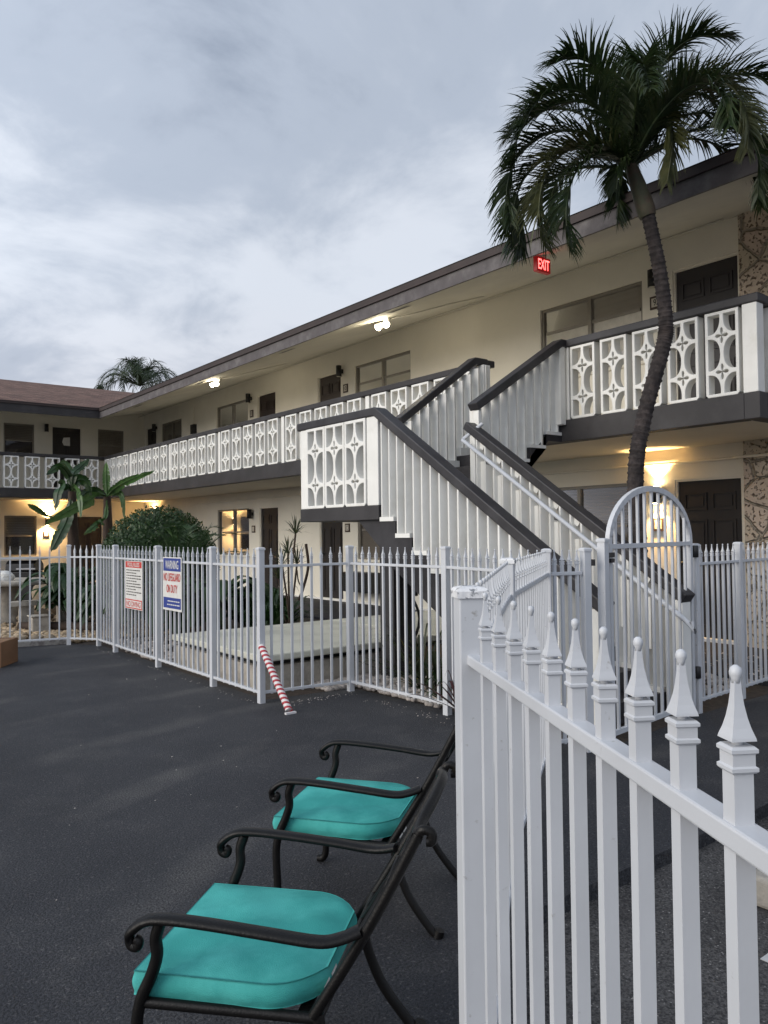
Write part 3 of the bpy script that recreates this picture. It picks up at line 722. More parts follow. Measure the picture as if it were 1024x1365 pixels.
# raised platform behind the fence
t = thing('pool_cover_platform', (5.5,7.8,0), 'low cream platform with overhanging flat lid behind the corner of the pool fence', 'platform')
b = MB(); b.box(3.74,8.0,6.80,8.86,-.03,.245); b.build('platform_base', M['concrete'], t)
b = MB(); b.box(3.70,5.95,6.72,8.90,.305,.375); b.build('lid', M['platform'], t, bevel=.015)
b = MB(); b.box(5.96,8.04,6.74,8.90,.305,.375); b.build('lid', M['platform'], t, bevel=.015)
b = MB(); b.box(3.80,7.9,6.88,8.8,.246,.304); b.build('shadow_gap', M['rubber'], t)  # black filler paints the shade in the slot under the lid
b = MB(); b.box(5.7,8.0,6.765,6.799,.0,.25); b.build('side_board', M['tan'], t)

# ------------------------------------------------------------------ fences
PW = .0205
def finial(mb, z, w=PW, c=(0,0)):
    """collar, flared four-sided spear, ball"""
    h = w/2; q = math.pi/4
    mb.lathe([(h*1.18,0),(h*1.36,.002),(h*1.36,.0055),(h*1.15,.007),(h*1.15,.0185),(h*1.36,.020),(h*1.36,.0235),(h*1.1,.026)], 4, (c[0],c[1],z), False, q, True)
    mb.lathe([(h*.55,.026),(h*.55,.031)], 8, (c[0],c[1],z))
    mb.lathe([(h*.8,.0300),(h*1.27,.0312),(h*1.22,.034),(h*.93,.043),(h*.70,.053),(h*.51,.065),(h*.39,.077),(h*.33,.088)], 4, (c[0],c[1],z), False, q, True)
    mb.lathe([(h*.40,.086),(h*.42,.0905),(h*.58,.0935),(h*.61,.097),(h*.50,.1010),(h*.2,.1035)], 12, (c[0],c[1],z))
RT = 1.262       # top of the upper rail
pk = MB(); pk.box(-PW/2,PW/2,-PW/2,PW/2,.075,RT+.05); PICKET = pk.mesh('picket'); PICKET.materials.append(M['white'])
pf = MB(); pf.box(-PW/2,PW/2,-PW/2,PW/2,.075,RT+.05); finial(pf, RT+.05); PICKETF = pf.mesh('picket'); PICKETF.materials.append(M['white'])
ff = MB(); finial(ff, 0); FINIAL = ff.mesh('finial'); FINIAL.materials.append(M['white'])
def post_mesh(w, h, chip=False):
    mb = MB(); mb.box(-w/2,w/2,-w/2,w/2,-.05,h-.02); return mb.mesh('post')
def cap_mesh(w, h):
    mb = MB(); k = w/2+.005
    mb.lathe([(k,h-.024),(k,h-.008),(k*.85,h-.001),(k*.45,h+.003)], 4, (0,0,0), False, math.pi/4, True); return mb.mesh('post_cap')
def add_post(root, x, y, ang, w=.058, h=1.425, m='white', capm=None, bev=.004):
    o = link('post', post_mesh(w,h), M[m]); o.parent = root; o.matrix_basis = wm(root).inverted() @ Matrix.Translation((x,y,0)) @ Matrix.Rotation(ang,4,'Z')
    b = o.modifiers.new('bevel','BEVEL'); b.width = bev; b.segments = 2
    c = link('post_cap', cap_mesh(w,h), M[capm or m]); c.parent = o
    return o
def add_bay(root, a, b, gap=.105, detailed=False, off0=None, rails=True, zr=RT, n=None, step=None):
    a, b = Vector((*a,0)), Vector((*b,0)); d = (b-a); Lg = d.length; d.normalize(); ang = math.atan2(d.y, d.x)
    e = .028
    for z, h in ((zr-.012, .024), (.095, .025)):
        mb = MB(); mb.beam(a+d*e+up*z, b-d*e+up*z, .031, h); mb.build('rail', M['white'], root, bevel=.003)
    n = n or max(1, round(Lg/gap)-1); st = Lg/(n+1)
    for i in range(n):
        p = a+d*(off0+step*i if step else st*(i+1))
        o = bpy.data.objects.new('picket', PICKET if detailed else PICKETF); COL.objects.link(o); o.parent = root
        o.matrix_basis = wm(root).inverted() @ Matrix.Translation(p) @ Matrix.Rotation(ang,4,'Z')
        if detailed:
            f = bpy.data.objects.new('finial', FINIAL); COL.objects.link(f); f.parent = o; f.matrix_basis = Matrix.Translation((0,0,RT+.05)) @ Matrix.Rotation(random.uniform(-.05,.05),4,'Z')
    return ang
def fence(label, pts, gap=.105, detailed=False, skip_first=False, skip_last=False, posts=None, group='white picket pool fences'):
    root = thing('picket_fence', (*pts[0],0), label, 'fence', group)
    for i,(a,b_) in enumerate(zip(pts[:-1], pts[1:])):
        ang = add_bay(root, a, b_, gap, detailed)
        if i == 0 and not skip_first: add_post(root, *a, ang)
        if not (skip_last and i == len(pts)-2): add_post(root, *b_, ang)
    return root
FA = fence('white picket fence run carrying the two pool signs', [(3.52,6.40),(3.53,7.42),(3.55,8.93),(3.57,10.46),(3.59,11.21)], .127)
FB = fence('white picket fence in front of gravel bed and picnic table, leftmost run', [(3.30,11.62),(1.10,12.22),(-1.2,12.85),(-3.5,13.5)], .125)
add_bay(FB, (3.30,11.62), (3.59,11.21), .11)
FC = fence('short white picket fence bay with striped pole leaning at its left post', [(3.52,6.40),(4.46,6.31)], .102, skip_first=True)
FD = fence('white picket fence bay in front of the dark column and strap plants', [(4.46,6.31),(4.50,4.95),(4.24,3.62)], .106, skip_first=True, skip_last=True)
# near fence at the lens side
NP = (1.305,1.352)
dn = Vector((.505,.863))
near_pts = [(NP[0]-dn.x*1.72, NP[1]-dn.y*1.72), NP]
FN = thing('picket_fence', (*NP,0), 'closest white picket fence with large spear finials, right foreground', 'fence', 'white picket pool fences')
an = math.atan2(-dn.y,-dn.x)
add_bay(FN, NP, near_pts[0], detailed=True, n=15, off0=.143, step=.1065)
add_post(FN, *NP, an, .066, 1.418, 'white', 'chip', .004); add_post(FN, *near_pts[0], an, .066, 1.418)
FS = thing('picket_fence', (2.68,2.49,0), 'white picket fence receding steeply from the chipped post to the gate', 'fence', 'white picket pool fences')
add_bay(FS, NP, (2.66,2.50), .105, True); a1 = add_bay(FS, (2.66,2.50), (4.20,3.585), .105)
add_post(FS, 2.66,2.50, a1, .058, 1.425, 'white', 'chip'); add_post(FS, 4.20,3.585, a1)
a2 = add_bay(FS, (4.20,3.585), (4.50,3.50), .07, n=4); add_post(FS, 4.51,3.497, a2, .058, 1.425)
q = MB(); q.box(4.53,4.545,3.44,3.47,1.30,1.345); q.build('strike_plate', M['black'], FS)
FR = fence('white picket fence right of the arched gate, in front of the stone facing', [(6.19,3.655),(7.02,3.71),(8.2,3.79),(9.8,3.9)], .107)
# arched gate
GL, GR = Vector((4.735,3.475,0)), Vector((6.11,3.645,0)); gd = (GR-GL).normalized(); gw = (GR-GL).length; ga = math.atan2(gd.y,gd.x)
GT = thing('arched_gate', GL, 'closed white arched-top gate at the foot of the stairs', 'gate')
ZG = 1.45; AH = .42
f = MB()
def gp(u, z): return GL+gd*u+up*z
f.beam(gp(.02,.06), gp(.02,ZG), .038, .038, gd); f.beam(gp(gw-.02,.06), gp(gw-.02,ZG), .038, .038, gd)
f.beam(gp(.04,ZG-.02), gp(gw-.04,ZG-.02), .03, .034); f.beam(gp(.04,.085), gp(gw-.04,.085), .03, .034)
arc = [gp(gw/2 - (gw/2-.019)*math.cos(math.pi*i/24), ZG+AH*math.sin(math.pi*i/24)) for i in range(25)]
nrm = Vector((-gd.y,gd.x,0))
for a_,b_ in zip(arc[:-1],arc[1:]):
    e_ = (b_-a_).normalized()*.004
    f.beam(a_-e_, b_+e_, .034, .044, nrm.cross(b_-a_).normalized())
f.build('gate_frame', M['white'], GT)
for i in range(1,12):
    u = gw*i/12; zt = ZG+AH*math.sqrt(max(0,1-((u-gw/2)/(gw/2))**2))-.015
    q = MB(); q.beam(gp(u,.1), gp(u,zt), .0195, .0195, gd); q.build('bar', M['white'], GT)
q = MB(); q.beam(gp(.05,.55), gp(gw-.05,.55), .012, .10, up); 
l = MB(); l.beam(gp(-.05,1.37), gp(.06,1.37), .05, .035); l.beam(gp(-.02,1.33)-nrm*.03, gp(.03,1.33)-nrm*.03, .02, .03); l.build('latch', M['black'], GT)
for z in (1.36,.34):
    l = MB(); l.lathe([(.022,-.05),(.026,-.045),(.026,.045),(.022,.05)], 10, gp(gw+.035,z)-nrm*.025); l.build('hinge', M['black'], GT)
GP = thing('gate_post', (4.66,3.45,0), 'white latch post left of the arched gate', 'gate post')
add_post(GP, 4.655,3.455, ga, .062, 1.49)

# signs on the fence run (facing -X)
sd_u = Vector((0.006,-1,0)).normalized()
def fence_sign(y, w, h, z, label):
    x = 3.545-.036
    t = thing('pool_sign', (x,y,z), label, 'sign')
    plate((x,y,z), sd_u, up, w, h, .004, M['signw'], t, 'sign_panel')
    def bar(cy, cz, bw, bh, m, lift=.0015): return plate((x-lift,y-cy,z+cz), sd_u, up, bw, bh, .001, m, t, 'printed_band')
    def tx(s, cy, cz, tw, th, m, lift=.003): return text(s, (x-lift,y-cy,z+cz), sd_u, up, tw, th, m, t)
    return t, bar, tx
t, bar, tx = fence_sign(9.62, .58, .60, .93, 'red and white pool rules sign with small print on the fence')
bar(0,.255,.54,.075,M['red']); tx('POOL RULES',0,.255,.40,.05,M['signw'])
for i in range(10):
    z = .185-i*.034; x = -.25
    while x < .20 - (.12 if i in (1,4,7,9) else 0):
        L_ = random.uniform(.03,.075); bar(x+L_/2, z, L_, .012, M['ink']); x += L_+.015
bar(0,-.235,.55,.115,M['red']); bar(0,-.235,.515,.088,M['signw'],.0025); tx('NO DIVING',0,-.235,.47,.066,M['red'],.004)
t, bar, tx = fence_sign(8.42, .52, .60, 1.00, 'blue and red WARNING no lifeguard sign on the fence')
bar(0,.215,.48,.145,M['blue']); tx('WARNING',0,.215,.36,.095,M['signw'])
tx('NO LIFEGUARD',0,.075,.46,.09,M['red']); tx('ON DUTY',0,-.055,.30,.09,M['red'])
bar(0,-.215,.48,.12,M['blue'])
for i in range(2):
    x = -.20
    while x < .18:
        L_ = random.uniform(.03,.07); bar(x+L_/2, -.195-.04*i, L_, .012, M['signw'], .0025); x += L_+.012
for o in [o for o in bpy.data.objects if o.name.startswith('printed_band')]: pass

# striped pole leaning on the corner post
t = thing('striped_pole', (3.50,5.86,0), 'red and white taped pole leaning against the fence corner post', 'pole')
a_, b_ = Vector((3.50,5.88,.03)), Vector((3.495,6.352,.53)); ax = (b_-a_).normalized(); s_ = ax.cross(Vector((1,0,0))).normalized(); w_ = ax.cross(s_)
rr = .032; TW = MB(); TR = MB(); nseg = 15
q0 = MB(); q0.tube([a_, b_], rr*.97, 12); q0.build('pole_core', M['tapew'], t)
for i in range(nseg):
    t0 = i/nseg; vs = []; 
    for j in range(13):
        an_ = 2*math.pi*j/12; sk = .018*math.sin(an_)
        for e in (0,.46):
            c_ = a_+ax*((t0+e/nseg)*(b_-a_).length + sk*.8)
            vs.append(c_ + (s_*math.cos(an_)+w_*math.sin(an_))*rr)
    TR.add(vs, [(2*j,2*j+1,2*j+3,2*j+2) for j in range(12)], True)
TR.build('tape_stripe', M['taper'], t)
q = MB(); q.beam(a_-ax*.04+Vector((-.05,0,0)), a_-ax*.04+Vector((.05,0,0)), .03, .03); q.build('pole_foot', M['tapew'], t)

# cardboard box
t = thing('cardboard_box', (1.95,10.1,0), 'closed brown cardboard box with red print on the deck at the left edge', 'box', rz=0)
bx = Matrix.Translation((2.03,10.2,0)) @ Matrix.Rotation(-.62,4,'Z')
def local(mb): 
    mb.v = [tuple(bx @ Vector(v)) for v in mb.v]; return mb
local(MB().box(-.62,.10,-.02,.46,.0,.30)).build('carton', M['card'], t, bevel=.006)
local(MB().box(-.62,.10,.20,.225,.301,.303)).build('packing_tape', M['tan'], t)
local(MB().box(-.5,-.06,-.0225,-.021,.10,.135)).build('printed_band', M['red'], t)
local(MB().box(-.5,-.02,-.0225,-.021,.19,.197).box(-.5,-.02,-.0225,-.021,.165,.172)).build('printed_line', M['ink'], t)

# ------------------------------------------------------------------ chairs and cushions
def catmull(P, n=6):
    P = [Vector(p) for p in P]; Q = [P[0]*2-P[1]] + P + [P[-1]*2-P[-2]]; out = []
    for i in range(1, len(Q)-2):
        a,b,c,d_ = Q[i-1:i+3]
        for k in range(n):
            t_ = k/n; out.append(.5*((2*b)+(c-a)*t_+(2*a-5*b+4*c-d_)*t_*t_+(3*b-a-3*c+d_)*t_**3))
    out.append(P[-1]); return out
def make_chair(label):
    t = thing('patio_chair', (0,0,0), label, 'patio chair', 'black patio armchairs')
    q = MB()   # seat frame (x = forward)
    for s in (-1,1): q.tube([(-.185,s*.250,.325),(.285,s*.278,.335)], .014, 8)
    q.tube([(.285,-.278,.335),(.285,.278,.335)], .017, 8); q.tube([(-.185,-.25,.325),(-.185,.25,.325)], .014, 8)
    for i in range(6): x = -.14+.075*i; q.beam((x,-.255,.322),(x,.255,.322), .03, .008)
    q.build('seat_frame', M['chair'], t)
    for s in (-1,1):
        a = MB()
        pts = catmull([(-.298,s*.262,.560),(-.255,s*.278,.545),(-.20,s*.290,.538),(-.08,s*.296,.548),(.09,s*.297,.560),(.205,s*.297,.563),(.262,s*.297,.553),(.303,s*.297,.522),(.307,s*.297,.500)], 6)
        a.tube(pts, [.0235]*(len(pts)-8)+[.0235-.0012*k for k in range(8)], 12, flat=.56)
        a.tube(catmull([(.308,s*.297,.515),(.303,s*.297,.490),(.286,s*.297,.486),(.281,s*.297,.500),(.290,s*.297,.505)],5), [.0135]*21, 10)
        a.build('armrest', M['chair'], t)
        l = MB(); l.tube(catmull([(.222,s*.293,.552),(.236,s*.291,.51),(.234,s*.288,.465),(.252,s*.285,.41),(.282,s*.283,.345),(.295,s*.283,.27),(.290,s*.284,.15),(.287,s*.286,.055),(.303,s*.288,.018),(.328,s*.289,.016)], 5), [.0165]*46, 8); l.build('front_leg', M['chair'], t)
        r_ = MB(); r_.tube(catmull([(-.185,s*.252,.34),(-.20,s*.252,.25),(-.245,s*.255,.14),(-.315,s*.258,.045),(-.348,s*.259,.012),(-.370,s*.260,.016)], 5), [.0165]*26, 8); r_.tube([(-.367,s*.260,.028),(-.359,s*.260,.0)],[.019,.021],8); r_.build('rear_leg', M['chair'], t)
    def B(y, v):   # point in the raked back plane, v = 0..1 up
        return Vector((-.175-.275*v-.010*math.sin(v*3.1), y*(1+.04*v), .335+.475*v))
    for s in (-1,1):
        bk = MB(); bk.tube([B(s*.258, v/8) for v in range(9)] , .0145, 8)
        sc = B(s*.258,1.0); bk.tube(catmull([sc, sc+Vector((-.012,s*.003,.012)), sc+Vector((-.032,s*.003,.006)), sc+Vector((-.033,s*.003,-.014)), sc+Vector((-.020,s*.003,-.016))], 4), .0125, 8)
        bk.build('back_frame', M['chair'], t)
    cr = MB(); cr.tube(catmull([B(-.262,.98), B(-.19,.985)+Vector((0,0,.01)), B(-.10,1.06), B(0,1.10), B(.10,1.06), B(.19,.985)+Vector((0,0,.01)), B(.262,.98)], 5), .0150, 8, flat=1.2); cr.build('crest_rail', M['chair'], t)
    lo = MB(); lo.tube([B(-.255,.16),B(.255,.16)], .011, 8); lo.build('lower_rail', M['chair'], t)
    for y in (-.17,-.085,.085,.17):
        la_ = MB(); la_.tube(catmull([B(y,.16), B(y*.35,.45), B(y*.45,.6), B(y*1.15,.8), B(y*.95,1.0)],5), .008, 6); la_.build('back_lattice', M['chair'], t)
    for k in range(2):
        c_ = B(0,.5+.22*k); la_ = MB(); la_.tube([c_+Vector((-.43*.06*math.sin(a),.06*math.cos(a),.06*math.sin(a))) for a in [2*math.pi*i/16 for i in range(17)]], .0075, 6); la_.build('back_ring', M['chair'], t)
    return t
def cushion_mesh():
    n = 18; vs = []; fs = []
    def prof(u, v):
        x = -.205+.500*u; hw = .262
        if u < .30: hw *= math.sqrt(max(.0,1-((.30-u)/.30)**2*.66))
        return x, (v*2-1)*hw
    def e_in(u, v): return min(u,1-u,v,1-v)
    for side in (1,-1):
        for i in range(n+1):
            for j in range(n+1):
                u, v = i/n, j/n; x, y = prof(u, v); e = e_in(u,v)
                puff = .031+.010*min(1,e*6)**.6
                wr = (.0035*math.sin(15*u+6*v)*math.sin(7*v+2)+.003*math.sin(21*v-9*u+1)+.0045*math.exp(-((u-.75+.3*v)**2)*60)+.003*math.exp(-((u-.35-.25*v)**2)*90)-.003*math.exp(-((v-.6-.2*u)**2)*120))*min(1,e*8)
                vs.append((x,y,side*puff+(wr if side > 0 else 0)))
    N_ = (n+1)**2
    for s_ in range(2):
        for i in range(n):
            for j in range(n):
                a = s_*N_+i*(n+1)+j; f_ = (a,a+1,a+n+2,a+n+1); fs.append(f_ if s_ else f_[::-1])
    r_ = [(i,0) for i in range(n)]+[(n,j) for j in range(n)]+[(n-i,n) for i in range(n)]+[(0,n-j) for j in range(n)]
    rm = [i*(n+1)+j for i,j in r_]; k0 = len(vs); m_ = len(rm)
    for lv,(off,z) in enumerate(((.010,.012),(.0108,.0012),(.0105,-.010))):
        for k,(i,j) in enumerate(r_):
            x,y = prof(i/n,j/n); d = Vector((x-.02,y,0)).normalized(); w_ = .003*math.sin(k*1.9)*(1 if lv == 2 else .4)
            vs.append((x+d.x*(off+w_),y+d.y*(off+w_),z))
    rows = [rm]+[[k0+l*m_+k for k in range(m_)] for l in range(3)]+[[r+N_ for r in rm]]
    for A_,B_ in zip(rows[:-1],rows[1:]):
        for k in range(m_): fs.append((A_[k],A_[(k+1)%m_],B_[(k+1)%m_],B_[k]))
    m_b = MB(); m_b.add(vs, fs, True)
    return m_b.mesh('seat_cushion')
CH1 = make_chair('nearest black patio armchair, its front legs cut by the bottom edge')
ch_m1 = Matrix.Translation((1.155,2.0,0)) @ Matrix.Rotation(R(131),4,'Z')
CH2 = copy_tree(CH1); CH2['label'] = 'second black patio armchair, farther back by the fence'
ch_m2 = Matrix.Translation((2.0,2.724,0)) @ Matrix.Rotation(R(127),4,'Z')
for o, m__ in ((CH1,ch_m1),(CH2,ch_m2)): o.matrix_basis = m__
cm = cushion_mesh()
for m__, lb in ((ch_m1,'teal seat cushion on the nearest armchair'),(ch_m2,'teal seat cushion on the armchair farther back by the fence')):
    t = thing('seat_cushion', (0,0,0), lb, 'cushion', 'teal seat cushions'); t.matrix_basis = m__ @ Matrix.Translation((.02,0,.372))
    o = link('cushion_pad', cm, M['teal']); o.parent = t; sb = o.modifiers.new('smooth','SUBSURF'); sb.levels = 2; sb.render_levels = 2
    l = MB(); l.quad((-.214,.10,.012),(-.222,.10,-.030),(-.222,.15,-.030),(-.214,.15,.012)); l.quad((-.212,.165,.012),(-.222,.165,-.030),(-.222,.215,-.030),(-.212,.215,.012)); l_o = link('care_tag', l.mesh('care_tag'), M['signw']); l_o.parent = t
# teal towel over the back of the farther chair
t = thing('beach_towel', (0,0,0), 'teal towel hung over the back of the farther chair beside the chipped fence post', 'towel'); t.matrix_basis = ch_m2
tw = MB(); vs = []; nn = 14
for i in range(nn+1):
    for j in range(9):
        v = i/nn; y = -.20+.20*j/8; wv = .008*math.sin(j*1.7+v*5)
        if v < .5: q_ = Vector((-.455+.03+wv, y, .86-(.5-v)*.10))
        else: q_ = Vector((-.485-.02-wv, y, .86-(v-.5)*.6))
        vs.append(q_)
tw.add(vs, [(i*9+j,i*9+j+1,i*9+j+10,i*9+j+9) for i in range(nn) for j in range(8)], True)
o = link('towel_cloth', tw.mesh('towel_cloth'), M['teal']); o.parent = t; sl_ = o.modifiers.new('thick','SOLIDIFY'); sl_.thickness = .006

# wheel stop in the parking area
t = thing('wheel_stop', (3.3,1.75,-.07), 'worn concrete wheel stop on the rough asphalt, right edge', 'wheel stop')
q = MB(); q.prism([(-.09,-.07),(.09,-.07),(.075,.035),(.05,.06),(-.05,.06),(-.075,.035)], 0, 3.32, 5.1)
q.v = [(x,1.70+y,z) for x,y,z in q.v]; q.build('stop_block', M['concrete'], t, bevel=.02)
q = MB(); q.lathe([(.016,0),(.016,.008)], 10, (3.55,1.70,.058)); q.build('anchor_pin', M['steel'], t)

# ------------------------------------------------------------------ vegetation
def frond_mb(curve, nl, ll, wl, droop, mb, rw=.016, start=.12, sidefac=.9, rnd=random, fwd=.6, nuf=(0,.45)):
    P = catmull(curve, 8); m = len(P)
    mb.tube(P, [rw*(1-.8*i/(m-1))+.002 for i in range(m)], 5, cap=False)
    for k in range(nl):
        t_ = start+(1-start)*k/(nl-1); f_ = t_*(m-1); i = min(int(f_), m-2); p = P[i].lerp(P[i+1], f_-i); d = (P[min(i+1,m-1)]-P[max(i-1,0)]).normalized()
        ref = up if abs(d.z) < .93 else Vector((d.y,-d.x,.3))
        sd = d.cross(ref).normalized(); nu = sd.cross(d).normalized()
        L_ = ll*(math.sin(math.pi*(.12+.80*t_))**.7)*rnd.uniform(.8,1.12)
        for s in (-1,1):
            dr = (d*fwd*rnd.uniform(.75,1.25)+sd*s*sidefac*rnd.uniform(.8,1.1)+nu*rnd.uniform(*nuf)).normalized()
            q = p.copy(); w = wl*rnd.uniform(.8,1.2); wv = dr.cross(nu).normalized()
            vs = []; seg = 4; g_ = droop*rnd.uniform(.6,1.5)
            for e in range(seg+1):
                ww = w*(1-(e/seg)**1.6)*.5*(.55 if e == 0 else 1)+.0008
                vs += [q+wv*ww, q-wv*ww]
                dr = (dr+Vector((0,0,-1))*g_*(.4+.9*e/seg)).normalized(); q = q+dr*L_/seg
            mb.add(vs, [(2*e,2*e+1,2*e+3,2*e+2) for e in range(seg)])
# main palm
PD = 7.3
def pz(px, py, dd=0):   # offset from the trunk top in metres: right, up, away
    return ri*px*.97 + up*(py*.92 if py < .55 else .506+(py-.55)*.72) + fw*dd*.9
tp = [W((855-512)/FPX*PD,PD,0.0), W((854-512)/FPX*PD,PD,.9), W((848-512)/FPX*PD,PD,2.0), W((862-512)/FPX*PD,PD,2.62), W((888-512)/FPX*PD,PD,3.25), W((893-512)/FPX*PD,PD,3.5), W((886-512)/FPX*PD,PD,4.0), W((872-512)/FPX*PD,PD,4.52)]
PT = thing('palm_tree', tp[0], 'tall leaning palm with shaggy crown beside the stair, in front of the balcony', 'palm tree')
tc = catmull(tp, 10); tk = MB()
rad = [.080-.019*i/(len(tc)-1) for i in range(len(tc))]
dense = []; dr_ = []
for i in range(len(tc)-1):
    for k in range(5):
        dense.append(tc[i].lerp(tc[i+1], k/5)); dr_.append(rad[i]*(1+(.10 if k == 0 else -.03)+random.uniform(-.03,.03)))
tk.tube(dense, dr_, 14); tk.build('trunk', M['bark'], PT)
ctop = W((849-512)/FPX*PD,PD,5.02)
cs = MB(); cs.tube(catmull([tc[-1]-up*.02, tc[-1].lerp(ctop,.35), tc[-1].lerp(ctop,.7), ctop],5), [.075,.084,.086,.085,.083,.081,.078,.076,.073,.07,.067,.063,.06,.055,.05,.045], 12); cs.build('crownshaft', M['shaft'], PT)
C0 = ctop-up*.05
fr_list = [ # control offsets (right, up, away), leaflet length, old?
 ([(0,0,0),(-.20,.10,-.1),(-.42,.02,-.22),(-.62,-.22,-.3),(-.70,-.58,-.32),(-.66,-.95,-.3)], .42, 0),
 ([(0,0,0),(-.28,.24,.1),(-.62,.28,.2),(-.95,.08,.3),(-1.10,-.32,.32),(-1.12,-.70,.3)], .44, 0),
 ([(0,0,0),(-.25,.38,-.2),(-.60,.58,-.42),(-.98,.42,-.55),(-1.18,.05,-.6)], .42, 0),
 ([(0,0,0),(-.22,.45,.15),(-.48,.82,.3),(-.85,.86,.4),(-1.12,.55,.45)], .42, 0),
 ([(0,0,0),(-.12,.48,-.1),(-.30,.86,-.25),(-.58,1.02,-.4),(-.88,.85,-.5)], .40, 0),
 ([(0,0,0),(-.04,.5,.1),(-.10,.92,.2),(-.22,1.20,.35)], .38, 0),
 ([(0,0,0),(.10,.5,-.15),(.20,.92,-.35),(.42,1.12,-.55),(.70,1.02,-.7)], .40, 0),
 ([(0,0,0),(.22,.42,.1),(.46,.84,.2),(.82,1.02,.3),(1.15,.80,.35),(1.32,.45,.35)], .44, 0),
 ([(0,0,0),(.26,.34,-.2),(.58,.66,-.4),(.98,.68,-.52),(1.25,.35,-.58)], .42, 0),
 ([(0,0,0),(.28,.22,.15),(.66,.44,.3),(1.05,.40,.4),(1.36,.12,.42),(1.45,-.25,.4)], .44, 0),
 ([(0,0,0),(.25,.16,-.1),(.62,.30,-.2),(.96,.24,-.26),(1.12,-.02,-.28),(1.12,-.42,-.26)], .38, 0),
 ([(0,0,0),(.12,.30,.4),(.20,.50,.85),(.25,.35,1.2),(.25,0,1.35)], .42, 0),
 ([(0,0,0),(-.15,.30,.4),(-.35,.45,.8),(-.50,.30,1.15),(-.55,-.05,1.3)], .42, 0),
 ([(0,0,0),(-.05,.35,-.35),(-.12,.55,-.75),(-.20,.42,-1.1),(-.22,.10,-1.3)], .42, 0),
 ([(0,0,0),(.14,.30,-.38),(.32,.42,-.75),(.45,.22,-1.05),(.50,-.15,-1.15)], .42, 0),
 ([(0,0,0),(.05,.28,-.10),(.14,.46,-.18),(.28,.42,-.24),(.33,.15,-.26),(.28,-.25,-.24)], .36, 1),
 ([(0,0,0),(.16,.36,-.2),(.42,.62,-.45),(.72,.50,-.62),(.85,.15,-.68),(.85,-.15,-.68)], .40, 1),
 ([(0,0,0),(-.08,.02,-.12),(-.16,-.10,-.2),(-.20,-.32,-.22)], .30, 0),
 ([(0,0,0),(-.42,.12,.25),(-.78,.0,.42),(-.98,-.35,.5),(-1.0,-.75,.5)], .42, 0),
 ([(0,0,0),(-.30,.18,-.05),(-.62,.14,-.1),(-.84,-.10,-.14),(-.92,-.48,-.15),(-.86,-.86,-.12)], .42, 1),
 ([(0,0,0),(-.30,.34,.05),(-.68,.44,.1),(-1.02,.26,.12),(-1.18,-.12,.12),(-1.16,-.5,.1)], .42, 0),
 ([(0,0,0),(-.18,.46,.0),(-.42,.76,.05),(-.74,.74,.1),(-1.02,.48,.12),(-1.14,.12,.1)], .42, 0),
 ([(0,0,0),(.14,.48,.0),(.30,.86,.05),(.58,1.04,.1),(.92,.92,.12),(1.15,.62,.1)], .42, 1),
 ([(0,0,0),(.26,.36,.02),(.60,.58,.05),(.98,.56,.08),(1.28,.26,.1),(1.40,-.1,.1)], .42, 0),
 ([(0,0,0),(.02,.5,-.05),(.03,.85,-.1),(.10,1.15,-.2)], .40, 0),
]
for k,(cv,ll,old) in enumerate(fr_list):
    mb = MB(); frond_mb([C0+pz(*c_) for c_ in cv], 120, ll*1.02, .020, .33, mb, start=.07, fwd=.78, sidefac=.62, nuf=(.2,.95))
    mb.build('frond', M['frondold' if old else 'frond'], PT, fix=False)
sp = MB()
for k in range(14):
    a = random.uniform(0,6.28); b_ = C0+pz(-.13+.03*math.cos(a),.62,.05); e_ = b_+pz(-.05+random.uniform(-.12,.12),random.uniform(.35,.72),random.uniform(-.1,.1))
    sd = (e_-b_).cross(fw).normalized()*.016; m1 = b_.lerp(e_,.5)
    sp.add([b_+sd*.5,b_-sd*.5,m1+sd,m1-sd,e_,e_+Vector((.001,0,0))],[(0,1,3,2),(2,3,5,4)])
sp.tube([C0,C0+pz(-.10,.45,.05),C0+pz(-.14,.70,.05)],[.02,.014,.006],6); sp.build('spear_leaf', M['frondold'], PT, fix=False)

# far palm behind the roof
fp = W((187-512)/FPX*38,38,0); FP = thing('palm_tree', fp, 'distant palm crown rising behind the far wing roof', 'palm tree')
q = MB(); q.tube([fp, fp+up*4, fp+up*8.5], [.2,.18,.16], 8); q.build('trunk', M['bark'], FP)
fc = fp+up*8.85
for k in range(22):
    a = 2*math.pi*k/22+random.uniform(-.1,.1); el = random.uniform(.25,1.25); d_ = Vector((math.cos(a),math.sin(a),0))
    L_ = random.uniform(1.5,1.95)
    cv = [fc, fc+(d_*math.cos(el)+up*math.sin(el))*L_*.4, fc+(d_*math.cos(el*.8)*.8+up*(math.sin(el)*.68))*L_, fc+d_*math.cos(el*.7)*L_*1.15+up*(math.sin(el)*.5-.12)*L_, fc+d_*math.cos(el*.6)*L_*1.28+up*(math.sin(el)*.3-.42)*L_]
    mb = MB(); frond_mb(cv, 46, .62, .035, .30, mb, .03, fwd=.9); mb.build('frond', M['frond'], FP, fix=False)

